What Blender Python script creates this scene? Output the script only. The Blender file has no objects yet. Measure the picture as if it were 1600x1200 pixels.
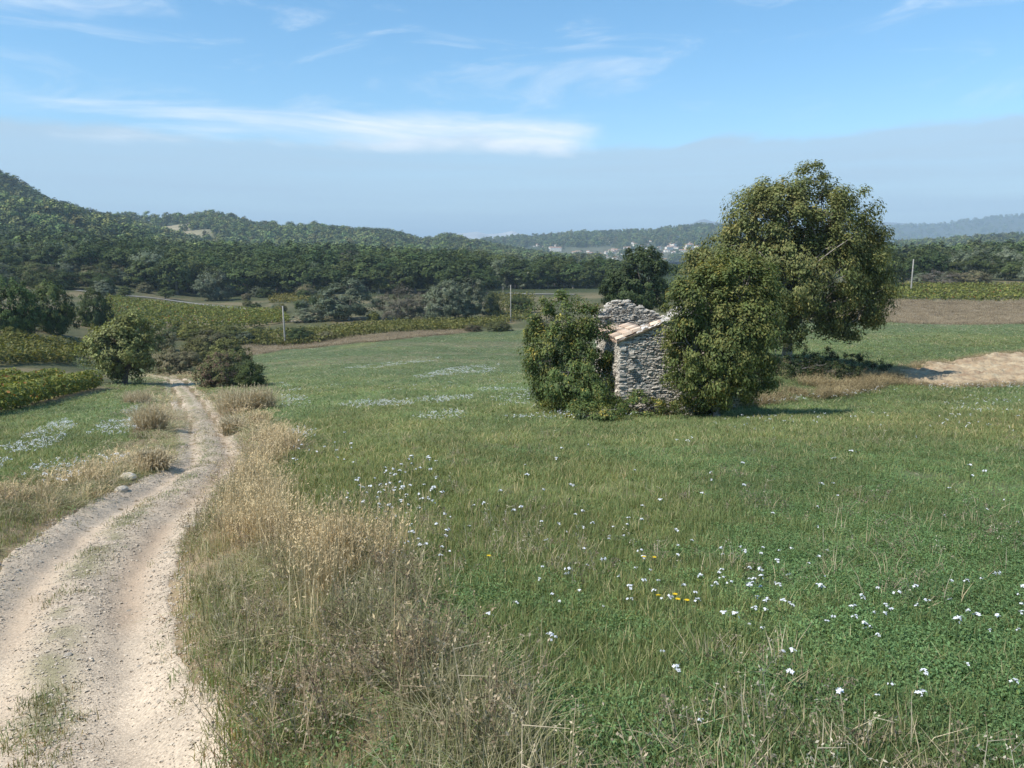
import bpy, math, numpy as np
from math import radians, sin, cos, tan, atan, pi

# ------------------------------------------------------------------ camera, sky, sun, exposure
scene = bpy.context.scene
COL = scene.collection
EYE, PITCH, F = 1.8, radians(9.0), 1256.0          # eye height, tilt, focal length in photo pixels

cam_d = bpy.data.cameras.new('camera')
cam_d.sensor_width = 36.0
cam_d.lens = F / 1600 * 36
cam_d.clip_start, cam_d.clip_end = 0.05, 60000
cam = bpy.data.objects.new('camera', cam_d)
COL.objects.link(cam)
cam.location = (0, 0, EYE)
cam.rotation_euler = (pi / 2 - PITCH, 0, 0)
scene.camera = cam

SUN_EL = radians(49)
SUN_AZ = radians(-120)                              # clockwise from +Y: sun stands left of and behind the camera
sun_vec = np.array([sin(SUN_AZ) * cos(SUN_EL), cos(SUN_AZ) * cos(SUN_EL), sin(SUN_EL)])

world = bpy.data.worlds.new('World')
scene.world = world
world.use_nodes = True
wn, wl = world.node_tree.nodes, world.node_tree.links
wn.clear()


def wnode(kind, **kw):
    n = wn.new(kind)
    for k, v in kw.items():
        setattr(n, k, v)
    return n


def wmath(op, a, b=None, c=None, clamp=False):
    n = wnode('ShaderNodeMath', operation=op, use_clamp=clamp)
    for i, v in enumerate((a, b, c)):
        if v is None:
            continue
        if isinstance(v, (int, float)):
            n.inputs[i].default_value = v
        else:
            wl.new(v, n.inputs[i])
    return n.outputs[0]


def wstep(v, lo, hi):
    n = wnode('ShaderNodeMapRange', interpolation_type='SMOOTHSTEP')
    n.inputs[1].default_value, n.inputs[2].default_value = lo, hi
    wl.new(v, n.inputs[0])
    return n.outputs[0]


def wnoise(vec, scale, detail=6, rough=0.55, dist=0.0):
    n = wnode('ShaderNodeTexNoise')
    n.inputs['Scale'].default_value = scale
    n.inputs['Detail'].default_value = detail
    n.inputs['Roughness'].default_value = rough
    n.inputs['Distortion'].default_value = dist
    wl.new(vec, n.inputs['Vector'])
    return n.outputs['Fac']


sky = wnode('ShaderNodeTexSky', sky_type='NISHITA')
sky.sun_disc = False
sky.sun_elevation = SUN_EL
sky.sun_rotation = SUN_AZ
sky.altitude = 300
sky.air_density = 1.0
sky.dust_density = 0.0
sky.ozone_density = 3.0
tc = wnode('ShaderNodeTexCoord')
sep = wnode('ShaderNodeSeparateXYZ')
wl.new(tc.outputs['Generated'], sep.inputs[0])
el = wmath('MULTIPLY', wmath('ARCSINE', sep.outputs[2]), 57.2958)
az = wmath('MULTIPLY', wmath('ARCTAN2', sep.outputs[0], sep.outputs[1]), 57.2958)


def wvec(sx, sy, ox=0.0, oy=0.0, shear=0.0):
    c = wnode('ShaderNodeCombineXYZ')
    e2 = wmath('ADD', el, wmath('MULTIPLY', az, shear))
    wl.new(wmath('MULTIPLY_ADD', az, sx, ox), c.inputs[0])
    wl.new(wmath('MULTIPLY_ADD', e2, sy, oy), c.inputs[1])
    return c.outputs[0]


# flat cloud deck above the horizon, its ragged upper edge near 8 degrees
edge_n = wnoise(wvec(0.050, 0.10, 3.1, 0.4, 0.02), 1.0, 8, 0.58, 0.5)
edge = wmath('ADD', el, wmath('MULTIPLY', wmath('SUBTRACT', edge_n, 0.5), 4.6))
deck = wmath('SUBTRACT', 1.0, wstep(edge, 7.3, 8.0))
deck_n = wnoise(wvec(0.04, 0.75, 1.7, 2.3), 1.0, 6, 0.5, 0.3)
deck = wmath('MULTIPLY', deck, wmath('MULTIPLY_ADD', deck_n, 0.75, 0.42))
# white sunlit cloud lying on the deck's edge, thickest to the left
band_n = wnoise(wvec(0.055, 0.30, 9.4, 5.2, 0.03), 1.0, 9, 0.6, 0.8)
azw = wmath('MULTIPLY', wmath('SUBTRACT', 1.0, wstep(az, 0.0, 16.0)), wmath('MULTIPLY_ADD', wstep(az, -34.0, -20.0), 0.5, 0.5))
band_c = wmath('MULTIPLY', wstep(el, 5.6, 7.6), wmath('SUBTRACT', 1.0, wstep(el, 8.6, 11.2)))
band_v = wmath('ADD', band_n, wmath('MULTIPLY', wmath('SUBTRACT', wmath('MULTIPLY', band_c, wmath('MULTIPLY_ADD', azw, 0.9, 0.1)), 1.0), 0.5))
band = wmath('MULTIPLY', wstep(band_v, 0.30, 0.66), wmath('MULTIPLY_ADD', wnoise(wvec(0.10, 0.9, 2.9, 1.2, 0.06), 1.0, 9, 0.65, 0.8), 1.5, 0.02))
# thin high wisps
wis_n = wnoise(wvec(0.085, 0.34, 23.3, 8.9, -0.05), 1.0, 8, 0.62, 1.0)
wis = wmath('MULTIPLY', wmath('MULTIPLY', wstep(wmath('MULTIPLY_ADD', wstep(az, -22.0, -4.0), -0.075, wis_n), 0.45, 0.74), wstep(el, 8.0, 10.0)), 0.5)

bg = wnode('ShaderNodeBackground')
bg.inputs[1].default_value = 0.15


def wmix(fac, a, colour):
    m = wnode('ShaderNodeMix', data_type='RGBA')
    wl.new(fac, m.inputs['Factor'])
    wl.new(a, m.inputs['A'])
    m.inputs['B'].default_value = (*colour, 1)
    return m.outputs['Result']


hs = wnode('ShaderNodeHueSaturation')
hs.inputs['Saturation'].default_value = 1.2
hs.inputs['Hue'].default_value = 0.491
wl.new(sky.outputs[0], hs.inputs['Color'])
skyc = hs.outputs['Color']
skyc = wmix(wis, skyc, (5.6, 6.0, 6.4))
skyc = wmix(deck, skyc, (2.85, 3.85, 4.75))
skyc = wmix(wmath('MULTIPLY', band, 1.0), skyc, (5.9, 6.25, 6.6))
wl.new(skyc, bg.inputs[0])
wo = wnode('ShaderNodeOutputWorld')
wl.new(bg.outputs[0], wo.inputs[0])

sun_d = bpy.data.lights.new('sun', 'SUN')
sun_d.energy = 4.8
sun_d.angle = radians(0.53)
sun_d.color = (1.0, 0.955, 0.88)
sun = bpy.data.objects.new('sun', sun_d)
COL.objects.link(sun)
sun.rotation_euler = (pi / 2 - SUN_EL, 0, pi - SUN_AZ)
sun.location = (-30, -20, 60)

scene.view_settings.view_transform = 'Standard'
scene.view_settings.look = 'None'
scene.view_settings.gamma = 1.0
scene.view_settings.exposure = 0.33
scene.view_settings.use_curve_mapping = False
cy = scene.cycles
cy.max_bounces, cy.diffuse_bounces, cy.glossy_bounces = 5, 2, 1
cy.transmission_bounces, cy.transparent_max_bounces, cy.volume_bounces = 2, 8, 0
cy.use_denoising = True
cy.caustics_reflective = cy.caustics_refractive = False
cy.sample_clamp_indirect = 6

rng = np.random.default_rng(11)


# ------------------------------------------------------------------ numeric helpers
def at(px, py, Y):
    xc, yc = (px - 800) / F, -(py - 600) / F
    dy, dz = cos(PITCH) + yc * sin(PITCH), -sin(PITCH) + yc * cos(PITCH)
    return np.array([xc / dy * Y, Y, EYE + dz / dy * Y])


def sstep(x, a, b):
    t = np.clip((x - a) / (b - a), 0, 1)
    return t * t * (3 - 2 * t)


def _hash(ix, iy, seed):
    h = (ix.astype(np.int64) * 374761393 + iy.astype(np.int64) * 668265263 + seed * 974634777) & 0x7fffffff
    h = ((h ^ (h >> 13)) * 1274126177) & 0x7fffffff
    return ((h ^ (h >> 16)) & 0xffff) / 65535.0


def vnoise(x, y, seed=0):
    x, y = np.asarray(x, float), np.asarray(y, float)
    ix, iy = np.floor(x), np.floor(y)
    fx, fy = x - ix, y - iy
    fx, fy = fx * fx * (3 - 2 * fx), fy * fy * (3 - 2 * fy)
    a, b = _hash(ix, iy, seed), _hash(ix + 1, iy, seed)
    c, d = _hash(ix, iy + 1, seed), _hash(ix + 1, iy + 1, seed)
    return (a * (1 - fx) + b * fx) * (1 - fy) + (c * (1 - fx) + d * fx) * fy


def fbm(x, y, seed=0, octs=4):
    s, a, t = 0, 1.0, 0
    for k in range(octs):
        s = s + a * vnoise(np.asarray(x) * 2 ** k + 17 * k, np.asarray(y) * 2 ** k - 9 * k, seed + k)
        t += a
        a *= 0.5
    return s / t


# ------------------------------------------------------------------ terrain shape
TRACK_PX = [(0, 1500, 3.0, 1.9), (45, 1320, 3.75, 1.9), (62, 1200, 4.56, 1.9), (80, 1100, 5.5, 1.9), (102, 1000, 6.9, 1.95),
            (135, 900, 9.2, 2.05), (175, 850, 10.9, 2.1), (226, 800, 13.5, 2.15), (282, 760, 16.5, 2.1),
            (326, 720, 21.2, 1.85), (327, 700, 24.7, 1.9), (316, 660, 37, 2.05), (305, 640, 46, 2.3),
            (293, 620, 60, 2.6), (281, 605, 74, 2.8), (276, 595, 83, 2.8), (262, 590, 88, 2.6), (235, 586, 92, 2.6), (180, 583, 97, 2.6)]
CTRL = [at(a, b, c) for a, b, c, _ in TRACK_PX[2:]]
for u in (-0.15, 0.1, 0.35, 0.64, 0.95):
    for Y in (1.5, 3, 5, 8, 13, 20, 27):
        CTRL.append(np.array([u * Y, Y, EYE - 1.8 - Y * (0.145 - 0.02 * u)]))
CTRL += [at(*p) for p in [
    (850, 655, 29), (965, 652, 30), (1100, 640, 34), (1230, 628, 36), (1300, 620, 38), (1500, 605, 42), (1750, 600, 42),
    (1230, 566, 44), (1400, 575, 50), (1600, 551, 57), (1800, 545, 58), (1500, 540, 64), (1500, 505, 115), (1300, 545, 60), (1300, 505, 112),
    (1500, 472, 165), (1500, 448, 212), (1423, 458, 190), (1750, 450, 200), (1400, 440, 235), (1550, 440, 235), (1400, 420, 400), (1550, 412, 420),
    (600, 650, 33), (600, 620, 46), (600, 600, 62), (600, 570, 92), (600, 540, 128), (446, 541, 150), (740, 516, 165), (800, 508, 172),
    (800, 570, 95), (800, 600, 64), (1000, 560, 100), (1000, 500, 170), (450, 600, 66), (450, 640, 38),
    (100, 680, 28), (0, 800, 12.5), (0, 700, 24), (0, 640, 45), (100, 620, 55), (0, 565, 82), (195, 600, 75), (60, 522, 110), (0, 540, 95),
    (-200, 640, 45), (-200, 800, 12.5), (-200, 560, 85),
    (300, 500, 182), (180, 463, 240), (430, 488, 205), (600, 520, 158), (600, 500, 188), (350, 535, 145), (150, 505, 150),
    (300, 462, 285), (500, 456, 290), (700, 460, 285), (850, 458, 270), (950, 455, 280), (1100, 450, 260),
    (300, 405, 480), (500, 408, 480), (700, 420, 480), (850, 430, 450), (950, 428, 480),
    (50, 425, 330), (150, 428, 300), (50, 375, 520), (200, 388, 560), (-200, 420, 330), (-200, 370, 560),
    (100, 368, 700), (400, 398, 700), (700, 412, 700), (1000, 416, 700), (1500, 407, 700), (1800, 407, 700)]]
CTRL = np.array(CTRL)


def _us(X, Y):
    Yp = np.sqrt(np.maximum(Y, 0) ** 2 + 4)
    return np.clip(X / Yp, -0.95, 0.95), np.log(np.minimum(Yp, 720)), Yp


def _tps_fit(P, v, lam=2e-3):
    n = len(P)
    r2 = ((P[:, None] - P[None]) ** 2).sum(-1)
    K = 0.5 * r2 * np.log(r2 + 1e-12) + lam * np.eye(n)
    Q = np.c_[np.ones(n), P]
    A = np.block([[K, Q], [Q.T, np.zeros((3, 3))]])
    return np.linalg.solve(A, np.r_[v, np.zeros(3)])


_u, _s, _yp = _us(CTRL[:, 0], CTRL[:, 1])
TP = np.c_[_u * 1.6, _s * 0.8]
TW = _tps_fit(TP, (EYE - 1.8 - CTRL[:, 2]) / _yp)

_tc = np.array([at(a, b, c) for a, b, c, _ in TRACK_PX])
_tw = np.array([d for *_, d in TRACK_PX])


def _catmull(P, n):
    out = []
    Q = np.vstack([2 * P[0] - P[1], P, 2 * P[-1] - P[-2]])
    for i in range(len(P) - 1):
        p0, p1, p2, p3 = Q[i:i + 4]
        for t in np.linspace(0, 1, n, endpoint=False):
            out.append(0.5 * (2 * p1 + (p2 - p0) * t + (2 * p0 - 5 * p1 + 4 * p2 - p3) * t * t + (3 * p1 - p0 - 3 * p2 + p3) * t ** 3))
    out.append(P[-1])
    return np.array(out)


TR = _catmull(np.c_[_tc[:, :2], _tw], 7)              # x, y, width along the track
TR = TR[np.r_[True, np.hypot(*np.diff(TR[:, :2], axis=0).T) > 0.02]]
_ext = TR[0] - (TR[1] - TR[0]) / np.hypot(*(TR[1] - TR[0])[:2]) * np.array([12, 12, 0])
_ext[2] = 2.2
TR = np.vstack([_ext, TR])
TS = np.r_[0, np.cumsum(np.hypot(*np.diff(TR[:, :2], axis=0).T))]


def track_st(X, Y):
    """signed offset (right positive) from the track's centre, arc length, width there"""
    X, Y = np.asarray(X, float).ravel(), np.asarray(Y, float).ravel()
    best, bs, bt, bw = np.full(X.shape, 1e9), np.zeros(X.shape), np.zeros(X.shape), np.ones(X.shape)
    for i in range(len(TR) - 1):
        a, b = TR[i], TR[i + 1]
        d = b[:2] - a[:2]
        L2 = d @ d
        k = np.clip(((X - a[0]) * d[0] + (Y - a[1]) * d[1]) / L2, 0, 1)
        ex, ey = X - a[0] - k * d[0], Y - a[1] - k * d[1]
        q = np.hypot(ex, ey)
        m = q < best
        best = np.where(m, q, best)
        side = np.where(d[0] * ey - d[1] * ex < 0, 1.0, -1.0)
        bt = np.where(m, side * q, bt)
        bs = np.where(m, TS[i] + k * (TS[i + 1] - TS[i]), bs)
        bw = np.where(m, a[2] + k * (b[2] - a[2]), bw)
    return bt, bs, bw


def G(X, Y, relief=True):
    """height of the ground"""
    X, Y = np.asarray(X, float), np.asarray(Y, float)
    shp = X.shape
    X, Y = X.ravel(), Y.ravel()
    out = np.empty(X.shape)
    for i in range(0, len(X), 60000):
        x, y = X[i:i + 60000], Y[i:i + 60000]
        u, s, yp = _us(x, y)
        P = np.c_[u * 1.6, s * 0.8]
        r2 = ((P[:, None] - TP[None]) ** 2).sum(-1)
        w = (0.5 * r2 * np.log(r2 + 1e-12)) @ TW[:-3] + TW[-3] + P @ TW[-2:]
        z = EYE - 1.8 - np.minimum(yp, 720) * w
        z = z + (-16 - z) * sstep(y, 720, 1100)
        z = z - np.maximum(y - 1500, 0) ** 2 / (2 * 6.37e6)
        if relief:
            near = 1 - sstep(y, 60, 160)
            z = z + near * ((fbm(x * 0.9, y * 0.9, 3, 4) - 0.5) * 0.13 + (fbm(x * 5, y * 5, 31, 2) - 0.5) * 0.035)
            t, sa, wd = track_st(x, y)
            tk = np.abs(t) < 8
            wob = 0.12 * (fbm(sa * 0.5, sa * 0 + 3, 5, 2) - 0.5)
            rut = np.exp(-((np.abs(t + wob) - 0.27 * wd) / 0.24) ** 2)
            dz = -0.10 * rut + 0.03 * np.exp(-(t / 0.25) ** 2)
            e = t - wd * 0.5
            bank = np.where(t > 0, sstep(e + 0.25 * (fbm(sa * 1.1, sa * 0, 8, 3) - 0.5), -0.02, 0.28), sstep(-t - wd * .5, 0.1, 0.9) * 0.45)
            dz = dz + bank * 0.2 * np.exp(-np.maximum(np.abs(t) - wd * 0.5, 0) / 2.2) * (1 - sstep(y, 25, 60) * 0.7)
            z = z + np.where(tk, dz, 0)
        out[i:i + 60000] = z
    return out.reshape(shp)


def hit(px, py, y0=1.6, y1=700, zf=None, n=700):
    """where the line of sight through a photo pixel meets the ground"""
    Ys = np.geomspace(y0, y1, n)
    p = at(px, py, 1.0)
    X, Z = p[0] * Ys, EYE + (p[2] - EYE) * Ys
    g = (zf or (lambda a, b: G(a, b, False)))(X, Ys)
    k = np.nonzero(Z <= g)[0]
    i = k[0] if len(k) else n - 1
    return np.array([X[i], Ys[i], g[i]])


# ------------------------------------------------------------------ mesh and material helpers
def tag(o, label=None, cat=None, group=None, kind=None):
    if label: o['label'] = label
    if cat: o['category'] = cat
    if group: o['group'] = group
    if kind: o['kind'] = kind
    return o


def mk_mesh(name, V, Fc, mats=(), col=None, smooth=False, col_dom='FACE'):
    """V (n,3); Fc array (m,k) or a list of such arrays"""
    me = bpy.data.meshes.new(name)
    V = np.ascontiguousarray(V, np.float32)
    arrs = Fc if isinstance(Fc, list) else [Fc]
    arrs = [np.asarray(a, np.int32) for a in arrs if len(a)]
    me.vertices.add(len(V))
    me.vertices.foreach_set('co', V.ravel())
    if arrs:
        flat = np.concatenate([a.ravel() for a in arrs])
        tot = np.concatenate([np.full(len(a), a.shape[1], np.int32) for a in arrs])
        st = np.r_[0, np.cumsum(tot)[:-1]].astype(np.int32)
        me.loops.add(len(flat))
        me.loops.foreach_set('vertex_index', flat)
        me.polygons.add(len(tot))
        me.polygons.foreach_set('loop_start', st)
        me.polygons.foreach_set('loop_total', tot)
        me.polygons.foreach_set('use_smooth', np.full(len(tot), smooth, bool))
    for m in (mats if isinstance(mats, (list, tuple)) else [mats]):
        me.materials.append(m)
    if col is not None:
        a = me.attributes.new('col', 'FLOAT_COLOR', col_dom)
        c = np.ones((len(col), 4), np.float32)
        c[:, :3] = col
        a.data.foreach_set('color', c.ravel())
    me.update(calc_edges=True)
    return me


def mk_obj(name, me, parent=None, loc=None, link=True):
    o = bpy.data.objects.new(name, me)
    if link:
        COL.objects.link(o)
    if parent is not None:
        o.parent = parent
    if loc is not None:
        o.location = loc
    return o


def empty(name, loc=(0, 0, 0), rz=0.0, label=None, cat=None, group=None):
    o = bpy.data.objects.new(name, None)
    o.empty_display_size = 0.2
    COL.objects.link(o)
    o.location = loc
    o.rotation_euler = (0, 0, rz)
    return tag(o, label, cat, group)


def dup(root, loc, rz=0.0, scale=(1, 1, 1), label=None, group=None):
    r = root.copy()
    COL.objects.link(r)
    r.location, r.rotation_euler, r.scale = loc, (0, 0, rz), scale
    if label: r['label'] = label
    if group: r['group'] = group
    for ch in list(root.children):
        c = ch.copy()
        COL.objects.link(c)
        c.parent = r
    return r


def mat_new(name):
    m = bpy.data.materials.new(name)
    m.use_nodes = True
    m.node_tree.nodes.clear()
    return m, m.node_tree.nodes, m.node_tree.links


def leaf_mat(name, trans=0.3, rough=0.6, spec=0.2, inst=False, objvar=0.0, tr_tint=(1.25, 1.2, 0.55)):
    """colour from the mesh attribute 'col' (times the scatter point's 'tint'), some light passing through"""
    m, n, l = mat_new(name)
    a = n.new('ShaderNodeAttribute'); a.attribute_name = 'col'
    c = a.outputs['Color']
    if inst:
        b = n.new('ShaderNodeAttribute'); b.attribute_type = 'INSTANCER'; b.attribute_name = 'tint'
        mx = n.new('ShaderNodeMix'); mx.data_type = 'RGBA'; mx.blend_type = 'MULTIPLY'; mx.inputs['Factor'].default_value = 1
        l.new(c, mx.inputs['A']); l.new(b.outputs['Color'], mx.inputs['B']); c = mx.outputs['Result']
    if objvar:
        oi = n.new('ShaderNodeObjectInfo')
        hv = n.new('ShaderNodeHueSaturation')
        mr = n.new('ShaderNodeMapRange'); mr.inputs[3].default_value = 1 - objvar; mr.inputs[4].default_value = 1 + objvar
        l.new(oi.outputs['Random'], mr.inputs[0]); l.new(mr.outputs[0], hv.inputs['Value'])
        w = n.new('ShaderNodeTexWhiteNoise'); w.noise_dimensions = '1D'
        l.new(oi.outputs['Random'], w.inputs['W'])
        mh = n.new('ShaderNodeMapRange'); mh.inputs[3].default_value = 0.5 - objvar * 0.09; mh.inputs[4].default_value = 0.5 + objvar * 0.06
        l.new(w.outputs[0], mh.inputs[0]); l.new(mh.outputs[0], hv.inputs['Hue'])
        l.new(c, hv.inputs['Color']); c = hv.outputs['Color']
    p = n.new('ShaderNodeBsdfPrincipled')
    p.inputs['Roughness'].default_value = rough
    p.inputs['Specular IOR Level'].default_value = spec
    l.new(c, p.inputs['Base Color'])
    out = n.new('ShaderNodeOutputMaterial')
    if trans > 0:
        t = n.new('ShaderNodeBsdfTranslucent')
        tm = n.new('ShaderNodeMix'); tm.data_type = 'RGBA'; tm.blend_type = 'MULTIPLY'; tm.inputs['Factor'].default_value = 1
        l.new(c, tm.inputs['A']); tm.inputs['B'].default_value = (*tr_tint, 1)
        l.new(tm.outputs['Result'], t.inputs['Color'])
        ms = n.new('ShaderNodeMixShader'); ms.inputs[0].default_value = trans
        l.new(p.outputs[0], ms.inputs[1]); l.new(t.outputs[0], ms.inputs[2])
        l.new(ms.outputs[0], out.inputs[0])
    else:
        l.new(p.outputs[0], out.inputs[0])
    return m


def noise_mat(name, c1, c2, scale=4.0, rough=0.9, bump=0.0, bscale=None, attr=False, detail=6, c3=None, spec=0.15, objvar=0.0):
    """two or three noise-mixed colours (times the mesh attribute 'col'), noise bump"""
    m, n, l = mat_new(name)
    tc_ = n.new('ShaderNodeTexCoord')
    t = n.new('ShaderNodeTexNoise'); t.inputs['Scale'].default_value = scale; t.inputs['Detail'].default_value = detail
    t.inputs['Roughness'].default_value = 0.62
    l.new(tc_.outputs['Object'], t.inputs['Vector'])
    r = n.new('ShaderNodeValToRGB')
    r.color_ramp.elements[0].position, r.color_ramp.elements[0].color = 0.34, (*c1, 1)
    r.color_ramp.elements[1].position, r.color_ramp.elements[1].color = 0.66, (*c2, 1)
    if c3:
        e = r.color_ramp.elements.new(0.5); e.color = (*c3, 1)
    l.new(t.outputs['Fac'], r.inputs[0])
    c = r.outputs[0]
    if attr:
        a = n.new('ShaderNodeAttribute'); a.attribute_name = 'col'
        mx = n.new('ShaderNodeMix'); mx.data_type = 'RGBA'; mx.blend_type = 'MULTIPLY'; mx.inputs['Factor'].default_value = 1
        l.new(c, mx.inputs['A']); l.new(a.outputs['Color'], mx.inputs['B']); c = mx.outputs['Result']
    if objvar:
        oi = n.new('ShaderNodeObjectInfo')
        hv = n.new('ShaderNodeHueSaturation')
        mr = n.new('ShaderNodeMapRange'); mr.inputs[3].default_value = 1 - objvar; mr.inputs[4].default_value = 1 + objvar
        l.new(oi.outputs['Random'], mr.inputs[0]); l.new(mr.outputs[0], hv.inputs['Value'])
        l.new(c, hv.inputs['Color']); c = hv.outputs['Color']
    p = n.new('ShaderNodeBsdfPrincipled')
    p.inputs['Roughness'].default_value = rough
    p.inputs['Specular IOR Level'].default_value = spec
    l.new(c, p.inputs['Base Color'])
    if bump:
        t2 = n.new('ShaderNodeTexNoise'); t2.inputs['Scale'].default_value = bscale or scale * 4; t2.inputs['Detail'].default_value = 5
        l.new(tc_.outputs['Object'], t2.inputs['Vector'])
        b = n.new('ShaderNodeBump'); b.inputs['Strength'].default_value = 0.9; b.inputs['Distance'].default_value = bump
        l.new(t2.outputs['Fac'], b.inputs['Height']); l.new(b.outputs[0], p.inputs['Normal'])
    out = n.new('ShaderNodeOutputMaterial')
    l.new(p.outputs[0], out.inputs[0])
    return m


def nrm(v):
    return v / (np.linalg.norm(v, axis=-1, keepdims=True) + 1e-9)


def leaf_quads(P, N, A, L, W, fold=0.12):
    """one folded leaf-shaped quad per point: normal N, long axis A"""
    N = nrm(N)
    A = nrm(A - (A * N).sum(-1, keepdims=True) * N)
    S = np.cross(N, A)
    L, W = np.asarray(L)[:, None], np.asarray(W)[:, None]
    V = np.stack([P - A * L * .5, P + S * W * .5 - A * L * .06 + N * W * fold, P + A * L * .5, P - S * W * .5 - A * L * .06 + N * W * fold], 1)
    n = len(P)
    return V.reshape(-1, 3), np.arange(4 * n).reshape(n, 4)


def tube(pts, radii, sides=6):
    pts, radii = np.asarray(pts, float), np.asarray(radii, float)
    d = np.gradient(pts, axis=0)
    d = nrm(d)
    ref = np.array([0.31, 0.95, 0.05])
    a = nrm(np.cross(d, ref)); b = np.cross(d, a)
    ang = np.linspace(0, 2 * pi, sides, endpoint=False)
    V = pts[:, None] + radii[:, None, None] * (np.cos(ang)[None, :, None] * a[:, None] + np.sin(ang)[None, :, None] * b[:, None])
    n = len(pts)
    i, j = np.meshgrid(np.arange(n - 1), np.arange(sides), indexing='ij')
    j2 = (j + 1) % sides
    Fq = np.stack([i * sides + j, i * sides + j2, (i + 1) * sides + j2, (i + 1) * sides + j], -1).reshape(-1, 4)
    return V.reshape(-1, 3), Fq


class Acc:
    def __init__(self):
        self.V, self.F, self.C, self.n = [], {}, {}, 0

    def add(self, V, Fc, col=None):
        Fc = np.asarray(Fc)
        k = Fc.shape[1]
        self.F.setdefault(k, []).append(Fc + self.n)
        c = np.asarray(col if col is not None else (1, 1, 1), float)
        if c.ndim == 1:
            c = np.repeat(c[None], len(Fc), 0)
        self.C.setdefault(k, []).append(c)
        self.V.append(V)
        self.n += len(V)

    def mesh(self, name, mat, smooth=False):
        ks = sorted(self.F)
        return mk_mesh(name, np.concatenate(self.V), [np.concatenate(self.F[k]) for k in ks], [mat],
                       np.concatenate([np.concatenate(self.C[k]) for k in ks]), smooth)


def scatter(name, P, rz, scl, idx, tint, protos, label, cat, tilt=None, parent=None):
    """ground cover nobody could count: instances of a few small meshes on points"""
    n = len(P)
    me = mk_mesh(name, P, np.zeros((0, 3)))
    rot = np.zeros((n, 3), np.float32)
    if tilt is not None:
        rot[:, :2] = tilt
    rot[:, 2] = rz
    for nm, typ, key, arr in (('rot', 'FLOAT_VECTOR', 'vector', rot), ('scl', 'FLOAT_VECTOR', 'vector', np.asarray(scl, np.float32)),
                              ('tint', 'FLOAT_VECTOR', 'vector', np.asarray(tint, np.float32)), ('idx', 'INT', 'value', np.asarray(idx, np.int32))):
        a = me.attributes.new(nm, typ, 'POINT')
        a.data.foreach_set(key, np.ascontiguousarray(arr).ravel())
    coll = bpy.data.collections.new(name + '_kinds')
    for k, p in enumerate(protos):
        o = bpy.data.objects.new(f'{name}_{k:02d}', p)
        coll.objects.link(o)
    g = bpy.data.node_groups.new(name, 'GeometryNodeTree')
    g.interface.new_socket('Geometry', in_out='INPUT', socket_type='NodeSocketGeometry')
    g.interface.new_socket('Geometry', in_out='OUTPUT', socket_type='NodeSocketGeometry')
    gi, go = g.nodes.new('NodeGroupInput'), g.nodes.new('NodeGroupOutput')
    ci = g.nodes.new('GeometryNodeCollectionInfo')
    ci.inputs['Collection'].default_value = coll
    ci.inputs['Separate Children'].default_value = True
    ci.inputs['Reset Children'].default_value = True
    ip = g.nodes.new('GeometryNodeInstanceOnPoints')
    ip.inputs['Pick Instance'].default_value = True

    def na(nm, typ):
        x = g.nodes.new('GeometryNodeInputNamedAttribute')
        x.data_type = typ
        x.inputs['Name'].default_value = nm
        return x.outputs['Attribute']
    e = g.nodes.new('FunctionNodeEulerToRotation')
    L = g.links.new
    L(gi.outputs[0], ip.inputs['Points'])
    L(ci.outputs[0], ip.inputs['Instance'])
    L(na('idx', 'INT'), ip.inputs['Instance Index'])
    L(na('rot', 'FLOAT_VECTOR'), e.inputs[0]); L(e.outputs[0], ip.inputs['Rotation'])
    L(na('scl', 'FLOAT_VECTOR'), ip.inputs['Scale'])
    L(ip.outputs[0], go.inputs[0])
    o = mk_obj(name, me, parent)
    md = o.modifiers.new('scatter', 'NODES')
    md.node_group = g
    return tag(o, label, cat, None, 'stuff')


# ------------------------------------------------------------------ zones of the ground
def pix(X, Y, Z):
    """photo pixel of a world point (used to read off which field a point of land lies in)"""
    zc = Z - EYE
    d = Y * cos(PITCH) - zc * sin(PITCH)
    upc = Y * sin(PITCH) + zc * cos(PITCH)
    return 800 + F * X / d, 600 - F * upc / d


def poly_in(x, y, P):
    P = np.asarray(P, float)
    inside = np.zeros(x.shape, bool)
    j = len(P) - 1
    for i in range(len(P)):
        xi, yi, xj, yj = *P[i], *P[j]
        c = ((yi > y) != (yj > y)) & (x < (xj - xi) * (y - yi) / (yj - yi + 1e-12) + xi)
        inside ^= c
        j = i
    return inside


def world_poly(pts):
    return np.array([hit(*p)[:2] for p in pts])


FIELD = world_poly([(400, 556), (446, 545), (600, 532), (740, 520), (830, 512), (1000, 508), (1290, 506), (1390, 504), (1700, 504)])
FIELD_N = np.vstack([FIELD, [[200, 40], [120, -20], [-2, -20]], world_poly([(700, 1190), (560, 900), (470, 700), (430, 660), (400, 600)])])
TILL = world_poly([(1388, 598), (1400, 580), (1440, 571), (1500, 565), (1540, 558), (1600, 551), (1700, 540), (1760, 600), (1600, 603), (1500, 605)])
BANK = world_poly([(850, 652), (965, 650), (1100, 642), (1230, 630), (1300, 620), (1395, 604)])
DRY_R = world_poly([(1290, 504), (1700, 504), (1700, 471), (1290, 471)])
DRY_L = world_poly([(395, 556), (446, 546), (600, 534), (745, 519), (745, 514), (600, 524), (446, 536), (400, 540), (330, 552)])
LFIELD = np.vstack([world_poly([(-250, 655), (0, 646), (90, 628), (160, 612), (215, 602), (250, 612)]), [[-4, 8], [-6, -15], [-60, -15]]])


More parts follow.
